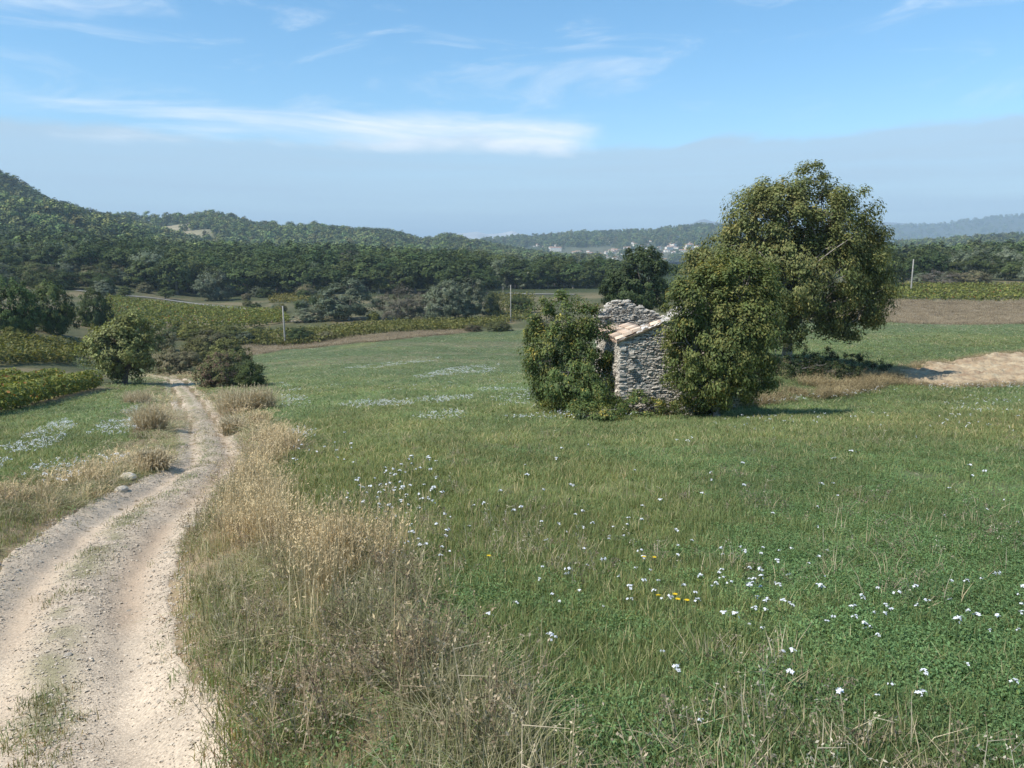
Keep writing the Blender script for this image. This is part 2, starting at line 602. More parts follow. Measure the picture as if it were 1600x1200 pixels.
def ground_colour(X, Y, Z):
    n1 = fbm(X * .16, Y * .09, 41, 4)
    n2 = fbm(X * .6, Y * .35, 43, 3)
    n3 = fbm(X * .02, Y * .02, 47, 3)
    c = np.empty((len(X), 3))
    dry = np.array([.22, .175, .10]); grn = np.array([.095, .122, .052]); scrub = np.array([.085, .090, .042])
    c[:] = scrub
    c = c + (dry - c) * (sstep(n1, .45, .7) * .7)[:, None]
    far = sstep(Y, 240, 300)
    c = c + (np.array([.045, .06, .025]) - c) * far[:, None]
    clr = far * sstep(n3, .7, .76) * .6
    c = c + (np.array([.24, .2, .12]) - c) * clr[:, None]
    fld = poly_in(X, Y, FIELD_N) | poly_in(X, Y, LFIELD)
    g = grn * (0.8 + 0.5 * n2)[:, None] + np.array([.05, .03, 0]) * (sstep(n1, .5, .75))[:, None]
    g = g + (np.array([.17, .13, .08]) - g) * (sstep(n2, .62, .8) * .45 * (1 - sstep(Y, 12, 40)))[:, None]
    c = np.where(fld[:, None], g, c)
    stripe = fld & (Y > 95) & (fbm(X * .04, Y * .35, 51, 3) > .6)
    c = np.where(stripe[:, None], c * .5 + np.array([.25, .2, .13]) * .5, c)
    t, s, w = track_st(X, Y)
    vr = (t < w * .5 + .9 + .9 * n1) & (t > -w * .5 - 1.2 - n1) & (Y < 90)
    c = np.where(vr[:, None], np.array([.26, .195, .12]) * (.6 + .7 * n2)[:, None], c)
    c = np.where(poly_in(X, Y, DRY_R)[:, None], np.array([.25, .21, .15]) * (.75 + .5 * n1)[:, None], c)
    c = np.where(poly_in(X, Y, DRY_L)[:, None], np.array([.21, .195, .125]) * (.75 + .5 * n1)[:, None], c)
    c = np.where(poly_in(X, Y, TILL)[:, None], np.array([.42, .28, .175]) * (.8 + .4 * n2)[:, None], c)
    return c


# ------------------------------------------------------------------ ground sheet
ny, nu = 520, 300
Yr = np.r_[np.linspace(-40, 1.4, 40), np.geomspace(1.5, 26000, ny - 40)]
un = np.linspace(-1, 1, nu)
un = 1.35 * (0.55 * un + 0.45 * un ** 3)
gx = un[None] * np.sqrt(np.maximum(Yr, 0) ** 2 + 36)[:, None] * np.where(Yr < 0, 1.5, 1)[:, None]
gy = np.repeat(Yr[:, None], nu, 1)
gz = G(gx, gy)
i, j = np.meshgrid(np.arange(ny - 1), np.arange(nu - 1), indexing='ij')
gq = np.stack([i * nu + j, i * nu + j + 1, (i + 1) * nu + j + 1, (i + 1) * nu + j], -1).reshape(-1, 4)
M_ground = noise_mat('ground_soil', (.72, .72, .72), (1.3, 1.26, 1.2), 1.6, .95, .03, 14, attr=True)
gV = np.stack([gx, gy, gz], -1).reshape(-1, 3)
ground = mk_obj('ground', mk_mesh('ground', gV, gq, [M_ground], ground_colour(gV[:, 0], gV[:, 1], gV[:, 2]), True, 'POINT'))
tag(ground, 'sloping valley land with green field, dry verges and scrub', 'ground', None, 'structure')

# dirt track: its own sheet with ruts, ragged edges
ns, nt = 900, 46
sa = np.concatenate([np.linspace(2, 26, 420, endpoint=False), np.geomspace(26, TS[-1] - .1, ns - 420)])
cx, cyy, cw = (np.interp(sa, TS, TR[:, k]) for k in range(3))
for _ in range(3):
    kx = np.array([.25, .5, .25])
    cx[1:-1], cyy[1:-1] = np.convolve(cx, kx, 'valid'), np.convolve(cyy, kx, 'valid')
tx, ty = np.gradient(cx), np.gradient(cyy)
tl = np.hypot(tx, ty)
nxv, nyv = ty / tl, -tx / tl
ew = cw * .5
eL = ew + .3 * (fbm(sa * .9, sa * 0 + 1, 61, 4) - .5) + .06
eR = ew + .34 * (fbm(sa * .9, sa * 0 + 9, 67, 4) - .5) + .03
tt = np.linspace(0, 1, nt)[None]
off = -eL[:, None] + (eL + eR)[:, None] * tt
px_, py_ = cx[:, None] + nxv[:, None] * off, cyy[:, None] + nyv[:, None] * off
pz_ = G(px_, py_) + .012 + (fbm(px_ * 14, py_ * 14, 71, 2) - .5) * .012
pz_[:, 0] -= .05; pz_[:, -1] -= .05
i, j = np.meshgrid(np.arange(ns - 1), np.arange(nt - 1), indexing='ij')
tq = np.stack([i * nt + j, i * nt + j + 1, (i + 1) * nt + j + 1, (i + 1) * nt + j], -1).reshape(-1, 4)
toff = off / ew[:, None]
rutc = np.exp(-((np.abs(toff) - .52) / .2) ** 2)
rr = rutc * np.where(toff > 0, .95, .45)
tn = fbm(px_ * 1.3, py_ * 1.3, 77, 4)
base = np.array([.53, .435, .325]) * (.82 + .4 * tn)[..., None]
base = base + (np.array([.43, .33, .235]) - base) * (rr * sstep(fbm(sa * .35, sa * 0, 79, 2), .2, .5)[:, None] * .95)[..., None]
med = np.exp(-((toff + .05) / .2) ** 2) * sstep(tn, .36, .55)
base = base + (np.array([.21, .20, .105]) - base) * (med * .8)[..., None]
M_track = noise_mat('track_gravel', (.70, .68, .66), (1.24, 1.22, 1.2), 40, .95, .014, 70, attr=True, detail=10)
track = mk_obj('dirt_track', mk_mesh('dirt_track', np.stack([px_, py_, pz_], -1).reshape(-1, 3), tq, [M_track], base.reshape(-1, 3), True, 'POINT'))
tag(track, 'pale stony farm track with two wheel ruts curving downhill', 'track', None, 'structure')

# tilled strip of bare ochre earth on the right
lo, hi = TILL.min(0), TILL.max(0)
nx_, ny_ = 220, 150
X, Y = np.meshgrid(np.linspace(lo[0], hi[0], nx_), np.linspace(lo[1], hi[1], ny_))
ins = poly_in(X + (fbm(X * .8, Y * .8, 5, 2) - .5) * 1.2, Y + (fbm(X * .8, Y * .8, 6, 2) - .5) * 1.6, TILL)
Zt = G(X, Y) + .05 + (fbm(X * 2.6, Y * 2.8, 7, 4) - .5) * .5 + (fbm(X * .25, Y * .6, 9, 2) - .4) * .3
i, j = np.meshgrid(np.arange(ny_ - 1), np.arange(nx_ - 1), indexing='ij')
q = np.stack([i * nx_ + j, i * nx_ + j + 1, (i + 1) * nx_ + j + 1, (i + 1) * nx_ + j], -1).reshape(-1, 4)
keep = ins.ravel()[q].all(1)
brd = ins.copy()
for ax in (0, 1):
    for sgn in (1, -1):
        brd &= np.roll(ins, sgn, ax)
Zt = np.where(brd, Zt, G(X, Y) - .08)
M_till = noise_mat('tilled_earth', (.29, .20, .125), (.46, .375, .245), 1.3, .95, .12, 6, c3=(.38, .285, .18))
till = mk_obj('tilled_soil', mk_mesh('tilled_soil', np.stack([X, Y, Zt], -1).reshape(-1, 3), q[keep], [M_till], None, True))
tag(till, 'bare ochre tilled earth beside the green field', 'soil', None, 'structure')


def strip(name, pts, width, mat, label, cat, lift=.06):
    """a farm road laid along photo-read points of the land"""
    P = np.array([hit(*p)[:2] for p in pts])
    P = _catmull(P, 10)
    d = nrm(np.gradient(P, axis=0))
    nn = np.c_[d[:, 1], -d[:, 0]]
    V = []
    for k in (-.5, -.17, .17, .5):
        Q = P + nn * width * k
        V.append(np.c_[Q, G(Q[:, 0], Q[:, 1]) + lift])
    V = np.stack(V, 1)
    n = len(P)
    i, j = np.meshgrid(np.arange(n - 1), np.arange(3), indexing='ij')
    q = np.stack([i * 4 + j, i * 4 + j + 1, (i + 1) * 4 + j + 1, (i + 1) * 4 + j], -1).reshape(-1, 4)
    o = mk_obj(name, mk_mesh(name, V.reshape(-1, 3), q, [mat], None, True))
    return tag(o, label, cat, None, 'structure')


M_road = noise_mat('road_surface', (.20, .19, .165), (.28, .26, .225), .7, .9)
strip('country_road', [(740, 459), (790, 459), (830, 460), (900, 461)], 3.2, M_road, 'pale country road crossing in front of the dark wood', 'road', .2)
strip('farm_track', [(120, 455), (170, 461), (250, 468), (330, 478), (400, 486), (440, 489)], 3, M_road, 'grey farm track along the upper edge of the left vineyard', 'track', .15)
M_pale = noise_mat('pale_earth', (.24, .2, .14), (.32, .27, .2), .5, .95)
strip('farm_path', [(262, 506), (330, 504), (400, 503), (470, 504)], 2.5, M_pale, 'pale earth path below the middle vineyard', 'path', .12)


# ------------------------------------------------------------------ hills
def hill(name, ridge, Y0, df, db, zb, col, mat, label, rough=1.0, cut=0.0, seed=1, nu_=160, nv_=46, clear=None):
    ridge = np.array(ridge, float)
    us = np.linspace((ridge[0, 0] - 800) / F, (ridge[-1, 0] - 800) / F, nu_)
    pyr = np.interp(us * F + 800, ridge[:, 0], ridge[:, 1])
    xc, yc = us, -(pyr - 600) / F
    dy = cos(PITCH) + yc * sin(PITCH)
    zr = EYE + (-sin(PITCH) + yc * cos(PITCH)) / dy * Y0 - cut
    ur = xc / dy

    def zf(X, Y):
        u = X / np.maximum(Y, 1)
        r = np.interp(u, ur, zr)
        t = np.where(Y < Y0, (Y0 - Y) / df, (Y - Y0) / db)
        prof = 1 - sstep(t, 0, 1)
        prof = prof * .75 + np.clip(1 - t, 0, 1) * .25
        nz = (fbm(X / (df * .22), Y / (df * .22), seed, 4) - .5) * 2
        amp = rough * np.clip(r - zb, 0, None) * .22 * np.clip(t, 0, 1) * (1 - np.clip(t, 0, 1)) * 3
        side = sstep(u, ur[0], ur[0] + .04) * (1 - sstep(u, ur[-1] - .04, ur[-1]))
        return zb + (np.maximum(r, zb) - zb) * prof * side + nz * amp * side - 3 * (1 - prof)
    Ys = np.r_[np.linspace(Y0 - df, Y0, nv_), np.linspace(Y0, Y0 + db, nv_ // 3)[1:]]
    Xg, Yg = ur[None] * Ys[:, None], np.repeat(Ys[:, None], nu_, 1)
    Zg = zf(Xg, Yg)
    n = len(Ys)
    i, j = np.meshgrid(np.arange(n - 1), np.arange(nu_ - 1), indexing='ij')
    q = np.stack([i * nu_ + j, i * nu_ + j + 1, (i + 1) * nu_ + j + 1, (i + 1) * nu_ + j], -1).reshape(-1, 4)
    V = np.stack([Xg, Yg, Zg], -1).reshape(-1, 3)
    c = np.repeat(np.array([col]), len(V), 0) * (.8 + .4 * fbm(V[:, 0] / 60, V[:, 1] / 60, seed + 5, 3))[:, None]
    if clear is not None:
        m = clear(V[:, 0], V[:, 1], V[:, 2])
        c = c + (np.array([.30, .255, .16]) - c) * m[:, None]
    o = mk_obj(name, mk_mesh(name, V, q, [mat], c, True, 'POINT'))
    tag(o, label, 'hill' if 'hill' in name else 'mountain', None, 'structure')
    return zf, (ur[0], ur[-1], Y0, df, db)


M_hill = noise_mat('hill_ground', (.75, .75, .75), (1.25, 1.25, 1.25), .02, .95, attr=True)
M_lime = noise_mat('limestone_mountain', (.8, .8, .8), (1.2, 1.2, 1.2), .0015, .95, attr=True)


def clearB(X, Y, Z):
    x, y = pix(X, Y, Z)
    n = fbm(X / 45, Y / 30, 93, 3)
    k = np.exp(-(((x - 255) / 62) ** 2 + ((y - 362) / 16) ** 2)) * 1.6 + np.exp(-(((x - 455) / 30) ** 2 + ((y - 358) / 5) ** 2)) * 1.2
    return np.clip(k * sstep(n, .28, .5), 0, 1)


def clearC(X, Y, Z):
    x, y = pix(X, Y, Z)
    return np.clip(np.exp(-(((x - 970) / 90) ** 2 + ((y - 398) / 12) ** 2)), 0, 1) * .5


HA, HAr = hill('wooded_hill', [(-520, 150), (-300, 165), (-150, 205), (-60, 243), (0, 270), (40, 292), (90, 318), (140, 334), (200, 346), (270, 366), (350, 392)],
               1000, 420, 500, -10, (.05, .065, .03), M_hill, 'steep wooded hill rising at the left edge', .7, 9, 3)
HA2, HA2r = hill('wooded_hill', [(-500, 300), (-200, 312), (0, 322), (60, 327), (130, 343), (200, 368), (270, 392), (330, 402)],
                 700, 190, 260, -2, (.05, .065, .03), M_hill, 'low wooded foothill below the steep hill at left', .5, 6, 13)
HB, HBr = hill('wooded_hill', [(60, 360), (150, 338), (210, 336), (260, 338), (330, 334), (370, 340), (400, 352), (430, 348), (480, 349), (540, 358), (600, 361), (640, 369), (658, 376), (700, 367), (740, 376), (790, 387), (860, 399), (940, 410)],
               1350, 560, 500, -8, (.052, .068, .032), M_hill, 'long rolling wooded ridge with pale clearings left of centre', .8, 10, 23, clear=clearB)
HC, HCr = hill('wooded_hill', [(600, 400), (700, 386), (760, 376), (800, 372), (860, 370), (900, 365), (980, 364), (1040, 359), (1100, 354), (1200, 357), (1300, 372), (1420, 390)],
               2600, 900, 700, -6, (.055, .068, .036), M_hill, 'wooded hill behind the town', .4, 4, 33, clear=clearC)
HG, HGr = hill('wooded_hill', [(1150, 400), (1300, 392), (1390, 384), (1450, 379), (1520, 374), (1600, 369), (1750, 364), (1900, 370), (2100, 380)],
               1500, 650, 500, -10, (.048, .06, .03), M_hill, 'low dark wooded rise at the right edge', .5, 6, 43)
HF, HFr = hill('mountain', [(1150, 382), (1290, 368), (1380, 357), (1460, 353), (1500, 348), (1550, 342), (1600, 339), (1700, 331), (1900, 336), (2200, 350)],
               6500, 3000, 2000, -60, (.07, .08, .05), M_lime, 'long blue wooded mountain on the right horizon', 1.0, 0, 53)
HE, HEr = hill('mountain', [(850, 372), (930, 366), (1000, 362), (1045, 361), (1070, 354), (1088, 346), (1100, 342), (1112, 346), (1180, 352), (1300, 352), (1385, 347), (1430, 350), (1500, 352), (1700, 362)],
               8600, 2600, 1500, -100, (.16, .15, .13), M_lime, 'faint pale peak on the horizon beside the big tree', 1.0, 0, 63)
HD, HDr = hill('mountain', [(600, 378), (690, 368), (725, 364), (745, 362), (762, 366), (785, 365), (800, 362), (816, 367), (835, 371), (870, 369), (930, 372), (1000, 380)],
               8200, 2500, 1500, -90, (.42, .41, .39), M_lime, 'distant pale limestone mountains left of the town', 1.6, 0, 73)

# ------------------------------------------------------------------ foliage building blocks
GREEN_TREE = np.array([.085, .105, .034])


def crown(Pc, Rc, per, size, cols, droop=.2, centre=None, aspect=.5, spread=1.0, up=.25, r=None, coh=.75):
    """leaves in clumps: clump centres Pc, radii Rc; colours drawn from cols [(weight, rgb)]"""
    r = r or rng
    n = len(Pc) * per
    k = np.repeat(np.arange(len(Pc)), per)
    d = nrm(r.normal(size=(n, 3)))
    rad = r.random(n) ** .45
    P = Pc[k] + d * (Rc[k] * rad * spread)[:, None] * np.array([1, 1, .8])
    P[:, 2] -= droop * Rc[k] * rad * r.random(n)
    ctr = Pc.mean(0) if centre is None else np.asarray(centre)
    outv = nrm(P - ctr)
    N = outv * coh + d * .55 + r.normal(size=(n, 3)) * (.6 - .35 * coh) + np.array([0, 0, up])
    A = nrm(r.normal(size=(n, 3)) + outv * .5 + np.array([0, 0, -droop * 3]))
    L = size * r.uniform(.5, 1.5, n)
    V, Fq = leaf_quads(P, N, A, L, L * aspect * r.uniform(.8, 1.25, n))
    w = np.array([c[0] for c in cols], float)
    pal = np.array([c[1] for c in cols], float)
    ck = r.choice(len(cols), size=len(Pc), p=w / w.sum())
    own = r.random(n) < .45
    ci = np.where(own, r.choice(len(cols), size=n, p=w / w.sum()), ck[k])
    C = pal[ci] * r.uniform(.72, 1.28, n)[:, None] * r.uniform(.75, 1.25, len(Pc))[k][:, None]
    return V, Fq, C


def fill_env(env, n, r, surf=.55):
    """points inside a union of ellipsoids [(cx,cy,cz,rx,ry,rz)], gathered towards the skin"""
    env = np.array(env, float)
    vol = env[:, 3] * env[:, 4] * env[:, 5]
    out = []
    tries = 0
    while len(out) < n and tries < n * 60:
        tries += 1
        e = env[r.choice(len(env), p=vol / vol.sum())]
        d = nrm(r.normal(size=3))
        lump = .74 + .52 * float(vnoise(d[0] * 2.2 + e[0] * 3, d[1] * 2.2 + d[2] * 2.6 + e[2] * 3, 7)) + (.22 * r.random() if r.random() < .12 else 0)
        p = e[:3] + d * e[3:] * lump * r.random() ** (1 / 3 * (1 - surf) + .02)
        q = (((p - env[:, :3]) / env[:, 3:]) ** 2).sum(1)
        if surf > .3 and (q < .28).sum() > 0 and r.random() < .8:
            continue
        out.append(p)
    return np.array(out)


def limbs(trunk_pts, trunk_r, targets, r, acc, col, thin=.012, nsec=9):
    """trunk, main limbs and branches reaching the clump centres"""
    V, Fq = tube(trunk_pts, trunk_r, 9)
    acc.add(V, Fq, col)
    top = np.asarray(trunk_pts[-1], float)
    T = np.asarray(targets, float)
    # main limbs aim at k cluster means
    cen = T[r.choice(len(T), min(nsec, len(T)), replace=False)]
    for _ in range(4):
        a = ((T[:, None] - cen[None]) ** 2).sum(-1).argmin(1)
        cen = np.array([T[a == k].mean(0) if (a == k).any() else cen[k] for k in range(len(cen))])
    for k, c in enumerate(cen):
        st = np.asarray(trunk_pts[-1 - (k % 2)], float)
        s = np.linspace(0, 1, 6)[:, None]
        bend = np.array([0, 0, .15 * np.linalg.norm(c - st)])
        pts = st + (c - st) * s + bend * (s * (1 - s)) * 1.6 + r.normal(size=(6, 3)) * .05 * np.linalg.norm(c - st) * (s * (1 - s)) * 3
        r0 = trunk_r[-1] * r.uniform(.45, .7)
        V, Fq = tube(pts, np.linspace(r0, r0 * .4, 6), 6)
        acc.add(V, Fq, col)
        for p in T[a == k]:
            f = pts[r.integers(2, 6)]
            mid = (f + p) / 2 + r.normal(size=3) * .08 * np.linalg.norm(p - f)
            V, Fq = tube([f, mid, p], [r0 * .32, r0 * .2, thin], 4)
            acc.add(V, Fq, col)


M_bark = noise_mat('bark', (.17, .15, .13), (.34, .31, .28), 9, .95, .02, 30, attr=True)
M_leaf = leaf_mat('foliage', .28, .55, .22)
M_leaf_var = leaf_mat('foliage_wood', .16, .7, .12, objvar=.24)


def place_tree(name, base, env, nclump, clump_r, per, size, cols, trunk_h, trunk_r, label, cat, seed, droop=.2, aspect=.5, surf=.55,
               trunk_lean=(0, 0), bark=(1, 1, 1), nsec=9, group=None, up=.25):
    r = np.random.default_rng(seed)
    root = empty(name, tuple(base), 0, label, cat, group)
    Pc = fill_env(env, nclump, r, surf)
    Rc = clump_r * r.uniform(.65, 1.3, len(Pc))
    e = np.array(env, float)
    ctr = np.average(e[:, :3], axis=0, weights=e[:, 3] * e[:, 4] * e[:, 5]) - np.array([0, 0, .6])
    V, Fq, C = crown(Pc, Rc, per, size, cols, droop, ctr, aspect, up=up, r=r)
    mk_obj('crown', mk_mesh('crown', V, Fq, [M_leaf], C), root)
    acc = Acc()
    s = np.linspace(0, 1, 7)
    tp = np.c_[trunk_lean[0] * s ** 1.5, trunk_lean[1] * s ** 1.5, -.25 + (trunk_h + .25) * s] + r.normal(size=(7, 3)) * trunk_r * .16
    tr = trunk_r * (1.25 - .5 * s); tr[0] *= 1.35
    limbs(tp, tr, Pc[::2], r, acc, bark, nsec=nsec)
    mk_obj('trunk', acc.mesh('trunk', M_bark, True), root)
    return root


def px_env(base, Y, ells, depth=.85):
    """ellipsoids given as photo measures (x, y, half width, half height[, nearer by]) at distance Y, relative to the base"""
    out = []
    for e in ells:
        x, y, hw, hh = e[:4]
        c = at(x, y, Y + (e[4] if len(e) > 4 else 0)) - base
        k = Y / F
        out.append((c[0], c[1], c[2], hw * k, max(hw, hh) * k * depth, hh * k))
    return out


# ------------------------------------------------------------------ the big tree, the bushes and the ruin
OLIVE = [(5, (.175, .190, .064)), (3, (.215, .215, .078)), (2, (.13, .155, .052)), (1.0, (.27, .24, .08))]
b = hit(1230, 570, 30, 60); b[1] = 44; b[0] = at(1230, 566, 44)[0]; b[2] = G(b[:1], b[1:2])[0]
place_tree('tree', b, px_env(b, 44, [(1270, 324, 50, 62), (1225, 345, 62, 62), (1180, 350, 55, 62), (1310, 365, 58, 66), (1340, 415, 50, 68), (1290, 440, 75, 70), (1215, 440, 85, 62),
                                    (1150, 400, 52, 45), (1120, 425, 42, 40), (1322, 485, 46, 44), (1255, 490, 62, 36), (1190, 480, 60, 48), (1292, 500, 40, 24), (1365, 400, 28, 48), (1352, 470, 32, 46), (1120, 432, 52, 48), (1158, 478, 60, 52), (1108, 398, 36, 34), (1338, 500, 40, 28), (1228, 308, 38, 34), (1182, 332, 34, 32)]),
           820, .58, 165, .15, OLIVE, 2.6, .26, 'large spreading broadleaf tree with grey trunk to the right of the stone ruin', 'tree', 5, droop=.5, surf=.62, bark=(1.25, 1.2, 1.15), nsec=11)

BUSHL = [(5, (.100, .145, .045)), (3, (.140, .175, .052)), (1.8, (.20, .200, .055)), (.6, (.36, .30, .07))]
bl = at(885, 642, 32.2); bl[2] = G(bl[:1], bl[1:2])[0]
place_tree('bush', bl, px_env(bl, 32.2, [(905, 605, 46, 36, -1.6), (935, 620, 30, 26, -1.8), (878, 505, 52, 52), (860, 530, 46, 60), (918, 560, 40, 68), (910, 500, 30, 34), (880, 590, 48, 55), (930, 600, 38, 48), (850, 560, 34, 48), (870, 620, 44, 30), (915, 625, 40, 26)], .62),
           330, .32, 150, .10, BUSHL, 1.3, .09, 'tall leafy green bush with yellowing leaves against the left side of the ruin', 'bush', 15, droop=.7, surf=.6, nsec=7)
br = at(1120, 640, 29.8); br[2] = G(br[:1], br[1:2])[0]
place_tree('bush', br, px_env(br, 29.8, [(1068, 585, 30, 45), (1062, 535, 26, 45), (1105, 470, 62, 48), (1150, 450, 60, 55), (1090, 530, 52, 60), (1135, 545, 62, 72), (1170, 500, 42, 70), (1118, 595, 60, 46), (1075, 480, 36, 42), (1170, 560, 40, 70), (1185, 470, 34, 50), (1140, 420, 40, 30)], .8),
           480, .36, 150, .11, [(5, (.120, .150, .045)), (3, (.160, .180, .054)), (1.4, (.205, .20, .06)), (.25, (.30, .25, .06))], 1.6, .12,
           'dense leafy bush with drooping leaves covering the right side of the ruin', 'bush', 25, droop=.7, surf=.62, nsec=9)

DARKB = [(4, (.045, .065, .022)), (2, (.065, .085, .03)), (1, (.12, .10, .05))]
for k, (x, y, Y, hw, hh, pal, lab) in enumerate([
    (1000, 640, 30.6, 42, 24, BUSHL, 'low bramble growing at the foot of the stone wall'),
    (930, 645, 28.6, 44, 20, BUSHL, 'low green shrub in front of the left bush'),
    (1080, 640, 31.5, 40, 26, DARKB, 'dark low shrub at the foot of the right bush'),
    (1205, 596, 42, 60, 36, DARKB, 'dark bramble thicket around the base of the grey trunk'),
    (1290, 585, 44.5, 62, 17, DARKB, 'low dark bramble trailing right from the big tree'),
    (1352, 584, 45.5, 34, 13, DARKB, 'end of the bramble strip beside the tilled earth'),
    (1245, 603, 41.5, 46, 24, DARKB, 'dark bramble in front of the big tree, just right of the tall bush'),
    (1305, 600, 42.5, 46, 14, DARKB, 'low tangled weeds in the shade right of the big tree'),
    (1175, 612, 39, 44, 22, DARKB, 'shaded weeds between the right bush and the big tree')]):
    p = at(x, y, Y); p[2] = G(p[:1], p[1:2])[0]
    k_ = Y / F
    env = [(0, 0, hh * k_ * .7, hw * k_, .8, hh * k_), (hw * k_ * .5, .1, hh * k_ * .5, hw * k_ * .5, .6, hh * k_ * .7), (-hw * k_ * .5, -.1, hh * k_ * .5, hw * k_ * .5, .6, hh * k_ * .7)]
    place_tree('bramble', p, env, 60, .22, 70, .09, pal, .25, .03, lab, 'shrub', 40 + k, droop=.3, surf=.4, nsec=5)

# stone hut
HUT = at(968, 652, 31.0)
HUT[2] = G(HUT[:1], HUT[1:2])[0] - .1
ROT = radians(6)
hut = empty('stone_hut', tuple(HUT), ROT, 'ruined dry-stone hut with a few clay roof tiles left', 'hut')
M_stone = noise_mat('limestone', (.32, .285, .235), (.60, .555, .48), 5, .92, .012, 40, c3=(.45, .41, .35), objvar=.3)
M_stone_j = noise_mat('limestone_rubble', (.31, .28, .235), (.60, .56, .49), 3.2, .92, .012, 40, attr=True)
M_core = noise_mat('wall_core', (.17, .15, .125), (.27, .245, .21), 6, .95)
M_tile = noise_mat('clay_tile', (.38, .23, .15), (.55, .45, .35), 5, .9, .006, 30, objvar=.5)


def stone_mesh(seed):
    r = np.random.default_rng(seed)
    g = np.array([[x, y, z] for x in (-.5, -.18, .2, .5) for y in (-.5, .5) for z in (-.5, 0, .5)], float)
    g += r.normal(size=g.shape) * np.array([.05, .08, .11])
    out = np.abs(g[:, 0]) > .35
    g[out, 2] *= .8
    mid = np.abs(g[:, 2]) < .2
    g[mid & (g[:, 1] < 0), 1] -= .12
    idx = lambda a, b_, c: a * 6 + b_ * 3 + c
    Fq = []
    for a in range(3):
        for c in range(2):
            Fq.append([idx(a, 0, c), idx(a + 1, 0, c), idx(a + 1, 0, c + 1), idx(a, 0, c + 1)])
        Fq.append([idx(a, 0, 2), idx(a + 1, 0, 2), idx(a + 1, 1, 2), idx(a, 1, 2)])
        Fq.append([idx(a, 1, 0), idx(a + 1, 1, 0), idx(a + 1, 0, 0), idx(a, 0, 0)])
    for c in range(2):
        Fq.append([idx(0, 1, c), idx(0, 0, c), idx(0, 0, c + 1), idx(0, 1, c + 1)])
        Fq.append([idx(3, 0, c), idx(3, 1, c), idx(3, 1, c + 1), idx(3, 0, c + 1)])
    return g, np.array(Fq)


STONES = [stone_mesh(s) for s in range(14)]
STONE_ME = [mk_mesh('stone', g, f, [M_stone]) for g, f in STONES]


def lay(width, top, r, hmin=.05, hmax=.13):
    """courses of stones: (u, v, length, height)"""
    out = []
    v = 0.0
    while v < 4.6:
        h = r.uniform(hmin, hmax)
        u = -r.uniform(0, .1)
        while u < width:
            l = r.uniform(1.1, 2.6) * h + r.uniform(0, .05)
            uu = u + l / 2
            if v + h * .5 < top(uu) and uu < width + .05:
                if r.random() < .22:
                    f_ = r.uniform(.4, .6)
                    out.append((uu, v + h * f_ / 2, l, h * f_)); out.append((uu, v + h * f_ + h * (1 - f_) / 2, l * r.uniform(.7, 1), h * (1 - f_)))
                else:
                    out.append((uu, v + h / 2 + r.normal() * .014, l, h * r.uniform(.85, 1.3)))
            u += l
        v += h
    return out


def wall_core(name, P0, P1, thick, top, n=24, nrm_out=None):
    """rubble core of a wall from P0 to P1 (local xy), its top following top(u)"""
    P0, P1 = np.array(P0, float), np.array(P1, float)
    L = np.linalg.norm(P1 - P0)
    d = (P1 - P0) / L
    nn = np.array([-d[1], d[0]])
    us = np.linspace(0.03, L - .03, n)
    V = []
    for u in us:
        for k in (.06, thick - .06):
            p = P0 + d * u + nn * k
            V += [(p[0], p[1], -.3), (p[0], p[1], max(top(u) - .06, .1))]
    V = np.array(V)
    Fq = []
    for a in range(n - 1):
        o, p = a * 4, a * 4 + 4
        Fq += [[o, p, p + 1, o + 1], [o + 2, o + 3, p + 3, p + 2], [o + 1, p + 1, p + 3, o + 3]]
    Fq += [[0, 1, 3, 2], [n * 4 - 4, n * 4 - 2, n * 4 - 1, n * 4 - 3]]
    return mk_obj(name, mk_mesh(name, V, np.array(Fq), [M_core]), hut), P0, d, nn, L


def put_stones(stones, P0, d, nn, face, thick, r, parent=None, acc=None, tint=None):
    """face -1: the side the wall looks out on (against nn), +1: the other side"""
    ang = math.atan2(d[1], d[0]) + (pi if face > 0 else 0)
    for (u, v, l, h) in stones:
        k = r.integers(len(STONES))
        dep = r.uniform(.16, .24)
        p = P0 + d * u + nn * ((dep * .5 - .03 + r.normal() * .014) if face < 0 else thick - (dep * .5 - .03 + r.normal() * .014))
        sc = (l * .96, dep, h * .93)
        if acc is None:
            o = bpy.data.objects.new('stone', STONE_ME[k])
            COL.objects.link(o)
            o.parent = parent
            o.location = (p[0], p[1], v)
            o.rotation_euler = (r.normal() * .06, r.normal() * .11, ang + r.normal() * .05)
            o.scale = sc
        else:
            g, f = STONES[k]
            q = g * np.array(sc)
            ca, sa_ = cos(ang), sin(ang)
            tl_ = r.normal() * .05
            x, z = q[:, 0] * cos(tl_) - q[:, 2] * sin(tl_), q[:, 0] * sin(tl_) + q[:, 2] * cos(tl_)
            V = np.c_[x * ca - q[:, 1] * sa_ + p[0], x * sa_ + q[:, 1] * ca + p[1], z + v]
            acc.add(V, f, np.array((1, .98, .95)) * r.uniform(.7, 1.3))


